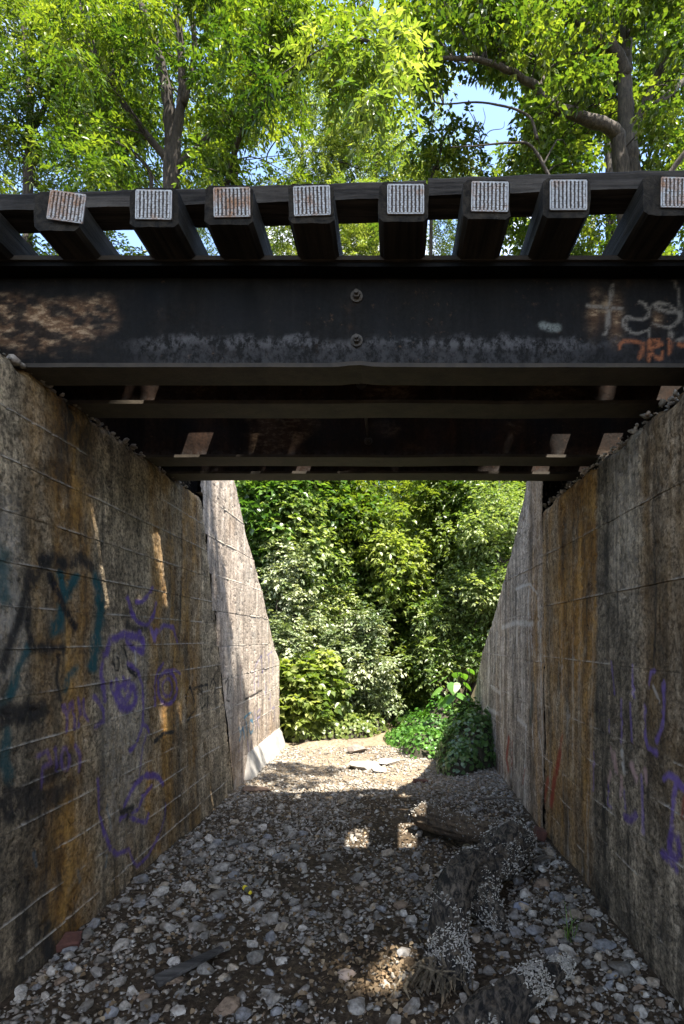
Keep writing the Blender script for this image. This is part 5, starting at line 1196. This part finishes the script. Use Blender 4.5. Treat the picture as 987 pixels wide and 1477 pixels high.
def ivy_mound(name, label, cat, spots, n, ll, mat):
    cx, cy = spots[0][:2]; o = empty(name, (cx, cy, float(gh(cx, cy))), label, cat); Vs = []; Fs = []; Ts = []; b = 0
    tot = sum(s[2] * s[3] for s in spots)
    for s in spots:
        mound_core(*s, M_STEM, o)
        V, F, T = ivy('x', '', '', int(n * s[2] * s[3] / tot), lambda k, s=s: mound(*s, k), ll, mat); Vs.append(V); Fs.append(F + b); Ts.append(T); b += len(V)
    f = meshobj('foliage', np.vstack(Vs), np.vstack(Fs), mat, o, False, {'tint': np.concatenate(Ts)}); tag(f, kind='stuff'); return o
ivy_mound('ivy', 'glossy dark ivy heaped against the foot of the right wing wall', 'ivy', [(1.12, 8.3, .46, .6, .62), (1.2, 9.1, .4, .5, .55), (.95, 7.9, .3, .35, .3)], 2600, .062, M_IVY)
ivy_mound('ivy', 'paler sunlit ivy spreading beside the trail left of the dark ivy', 'ivy', [(.55, 9.2, .42, .6, .3), (.25, 10.0, .4, .5, .22), (.75, 10.2, .6, .6, .5)], 2400, .06, M_BIGLEAF)
ivy_mound('ground_cover', 'low leafy ground cover along the left verge of the sunlit sand', 'ground cover', [(-1.35, 10.35, .5, .35, .3), (-.8, 10.5, .5, .35, .3), (-1.6, 10.2, .3, .35, .4), (-.45, 10.9, .35, .4, .28), (-1.1, 11, .8, .4, .4)], 3200, .07, M_YELLEAF)
ivy_mound('ground_cover', 'shaded leafy ground cover on both sides of the trail further back', 'ground cover', [(.55, 11.4, .55, .7, .3), (-.7, 12, .4, .8, .3), (.5, 13, .5, .9, .35), (-.8, 13.6, .5, .9, .4)], 2600, .085, M_DARKLEAF)
# broad leaved plant by the right wing: each leaf a part
B = P(668, 1045, 9.75); B = (B[0], 9.75, float(gh(B[0], 9.75)) + .35)
bp = empty('broad_leaf_plant', (B[0], B[1], B[2] - .35), 'plant with very large bright heart shaped leaves above the ivy', 'plant')
def heart(l, w, cup=.12):
    V = [(0, 0, 0)]; F = []; out = []
    prof = [(-.10, .20), (-.02, .42), (.18, .50), (.42, .44), (.66, .28), (.86, .12)]
    ring = [(t * l, s * w, -cup * abs(s) * w * 1.2 - .10 * l * t * t) for t, s in prof] + [(l, 0, -.14 * l)] + [(t * l, -s * w, -cup * abs(s) * w * 1.2 - .10 * l * t * t) for t, s in prof[::-1]]
    mids = [(t * l, 0, .015 * l - .10 * l * t * t) for t in (.2, .45, .7)]
    V += ring; b = 1; k = len(V); V += mids
    tri = [(0, 1, 2), (0, 2, 3), (0, 3, k), (3, 4, k), (k, 4, k + 1), (4, 5, k + 1), (k + 1, 5, k + 2), (5, 6, k + 2), (k + 2, 6, 7)]
    m = lambda i: 14 - i if 1 <= i <= 13 else i
    return V, tri + [tuple(m(i) for i in t)[::-1] for t in tri]
for (px, py, ln, ang, D) in ((635, 992, .24, 200, 9.4), (645, 975, .22, 170, 9.5), (660, 970, .2, 100, 9.6), (672, 985, .2, 20, 9.5), (650, 1003, .26, 220, 9.3), (662, 1000, .25, 320, 9.3), (640, 1010, .2, 215, 9.4), (675, 1000, .2, 340, 9.5), (655, 985, .24, 260, 9.25), (668, 972, .18, 60, 9.6), (678, 965, .16, 40, 9.7), (630, 980, .16, 160, 9.6)):
    V, F = heart(ln, ln * .95); c = P(px, py, D); a = R(ang); V = np.array(V)
    tl_ = R(38 + rnd.uniform(-10, 12)); x = V[:, 0]; z = V[:, 2]
    xr_ = x * math.cos(tl_) + z * math.sin(tl_); zr_ = -x * math.sin(tl_) + z * math.cos(tl_)
    Wd = np.stack([xr_ * math.cos(a) - V[:, 1] * math.sin(a) + c[0], xr_ * math.sin(a) + V[:, 1] * math.cos(a) * 1.0 + c[1], zr_ + c[2]], -1)
    meshobj('leaf', Wd, F, M_BIGLEAF, bp, False, {'tint': np.full(len(V), rnd.uniform(.45, .9))})
    Vt, Ft = tube_np(catmull([(B[0], B[1], B[2] - .3), (np.array([B[0], B[1], B[2]]) + c) / 2 + np.array([0, 0, .05]), c], 6), .006, 5, False); meshobj('stalk', Vt, Ft, M_STEM, bp)
# grass tuft at the near right
gp = P(820, 1350, EYE * FPX / (1362 - VY)); Vs = []; Fs = []
for k in range(14):
    a = rng.uniform(0, 6.28); h = rng.uniform(.08, .2); o_ = rng.normal(0, .02, 3) * np.array([1, 1, 0]); b_ = np.array([gp[0], gp[1], float(gh(gp[0], gp[1]))]) + o_
    d = np.array([math.cos(a), math.sin(a), 0]); s = np.array([-d[1], d[0], 0]) * .003
    m1 = b_ + d * h * .25 + UP * h * .7; t_ = b_ + d * h * .7 + UP * h; q = len(Vs); Vs += [b_ - s, b_ + s, m1 + s, m1 - s, t_]; Fs += [(q, q + 1, q + 2, q + 3), (q + 3, q + 2, q + 4)]
tag(meshobj('grass_tuft', Vs, Fs, M_DARKLEAF, None, False, {'tint': np.full(len(Vs), .7)}), 'thin tuft of grass growing in the gravel by the near right wall', 'grass tuft')
# dry leaf litter
n = 2600; X = rng.uniform(LW + .1, RW - .1, n); Y = 2.4 + rng.uniform(0, 1, n) * 5; X[:420] = rng.normal(-.12, .16, 420); Y[:420] = rng.normal(3.1, .16, 420); X[420:560] = rng.normal(.35, .2, 140); Y[420:560] = rng.normal(4.7, .35, 140)
V, F, T = ivy('x', '', '', n, lambda k: (X, Y, gh(X, Y) + .012 + rng.uniform(0, .02, n), np.tile(UP, (n, 1))), .026, None, standing=.08)
M_LITTER = mat_leaf('dry_leaf', (0.06, 0.04, 0.02), (0.16, 0.11, 0.065), (0.33, 0.26, 0.17), .1, .8, .2)
lt = meshobj('leaf_litter', V, F, M_LITTER, None, False, {'tint': T}); tag(lt, kind='stuff')

# ---- unseen trees behind the viewer, crowns placed to shade the near bridge edge
for cx, cy, cz, bx_, by_, rx, ry, nn_, lb in ((.2, .1, 10.4, 3.4, -2.4, 2.1, 2.75, 112, 'unseen leaning tree whose crown meets others over the near edge of the bridge'), (3.1, .0, 10.8, 4.6, -2.2, 2.1, 2.75, 112, 'unseen tree on the right bank behind the viewer, crown over the near passage'), (5.9, -.1, 10.6, 6.4, -2.0, 2.0, 2.7, 100, 'unseen outermost tree on the right bank behind the viewer'), (-3.0, -.6, 9.6, -4.4, -2.4, 2.0, 2.4, 80, 'unseen tree on the left bank behind the viewer')):
    simple_tree('tree', lb, 'tree', (bx_, by_), cz + 2.0 - float(gh(bx_, by_)), rx, ry, cz - float(gh(bx_, by_)), int(nn_ * .8), 26, dict(L=.36, pairs=3, ll=.2, lw=.12, droop=.3), M_MAPLE, r0=.2, zmin=.3, lean=((cx - bx_) / .6, (cy - by_) / .6), clr=(.45, .7), rz=2.2, group='unseen trees behind the viewer')
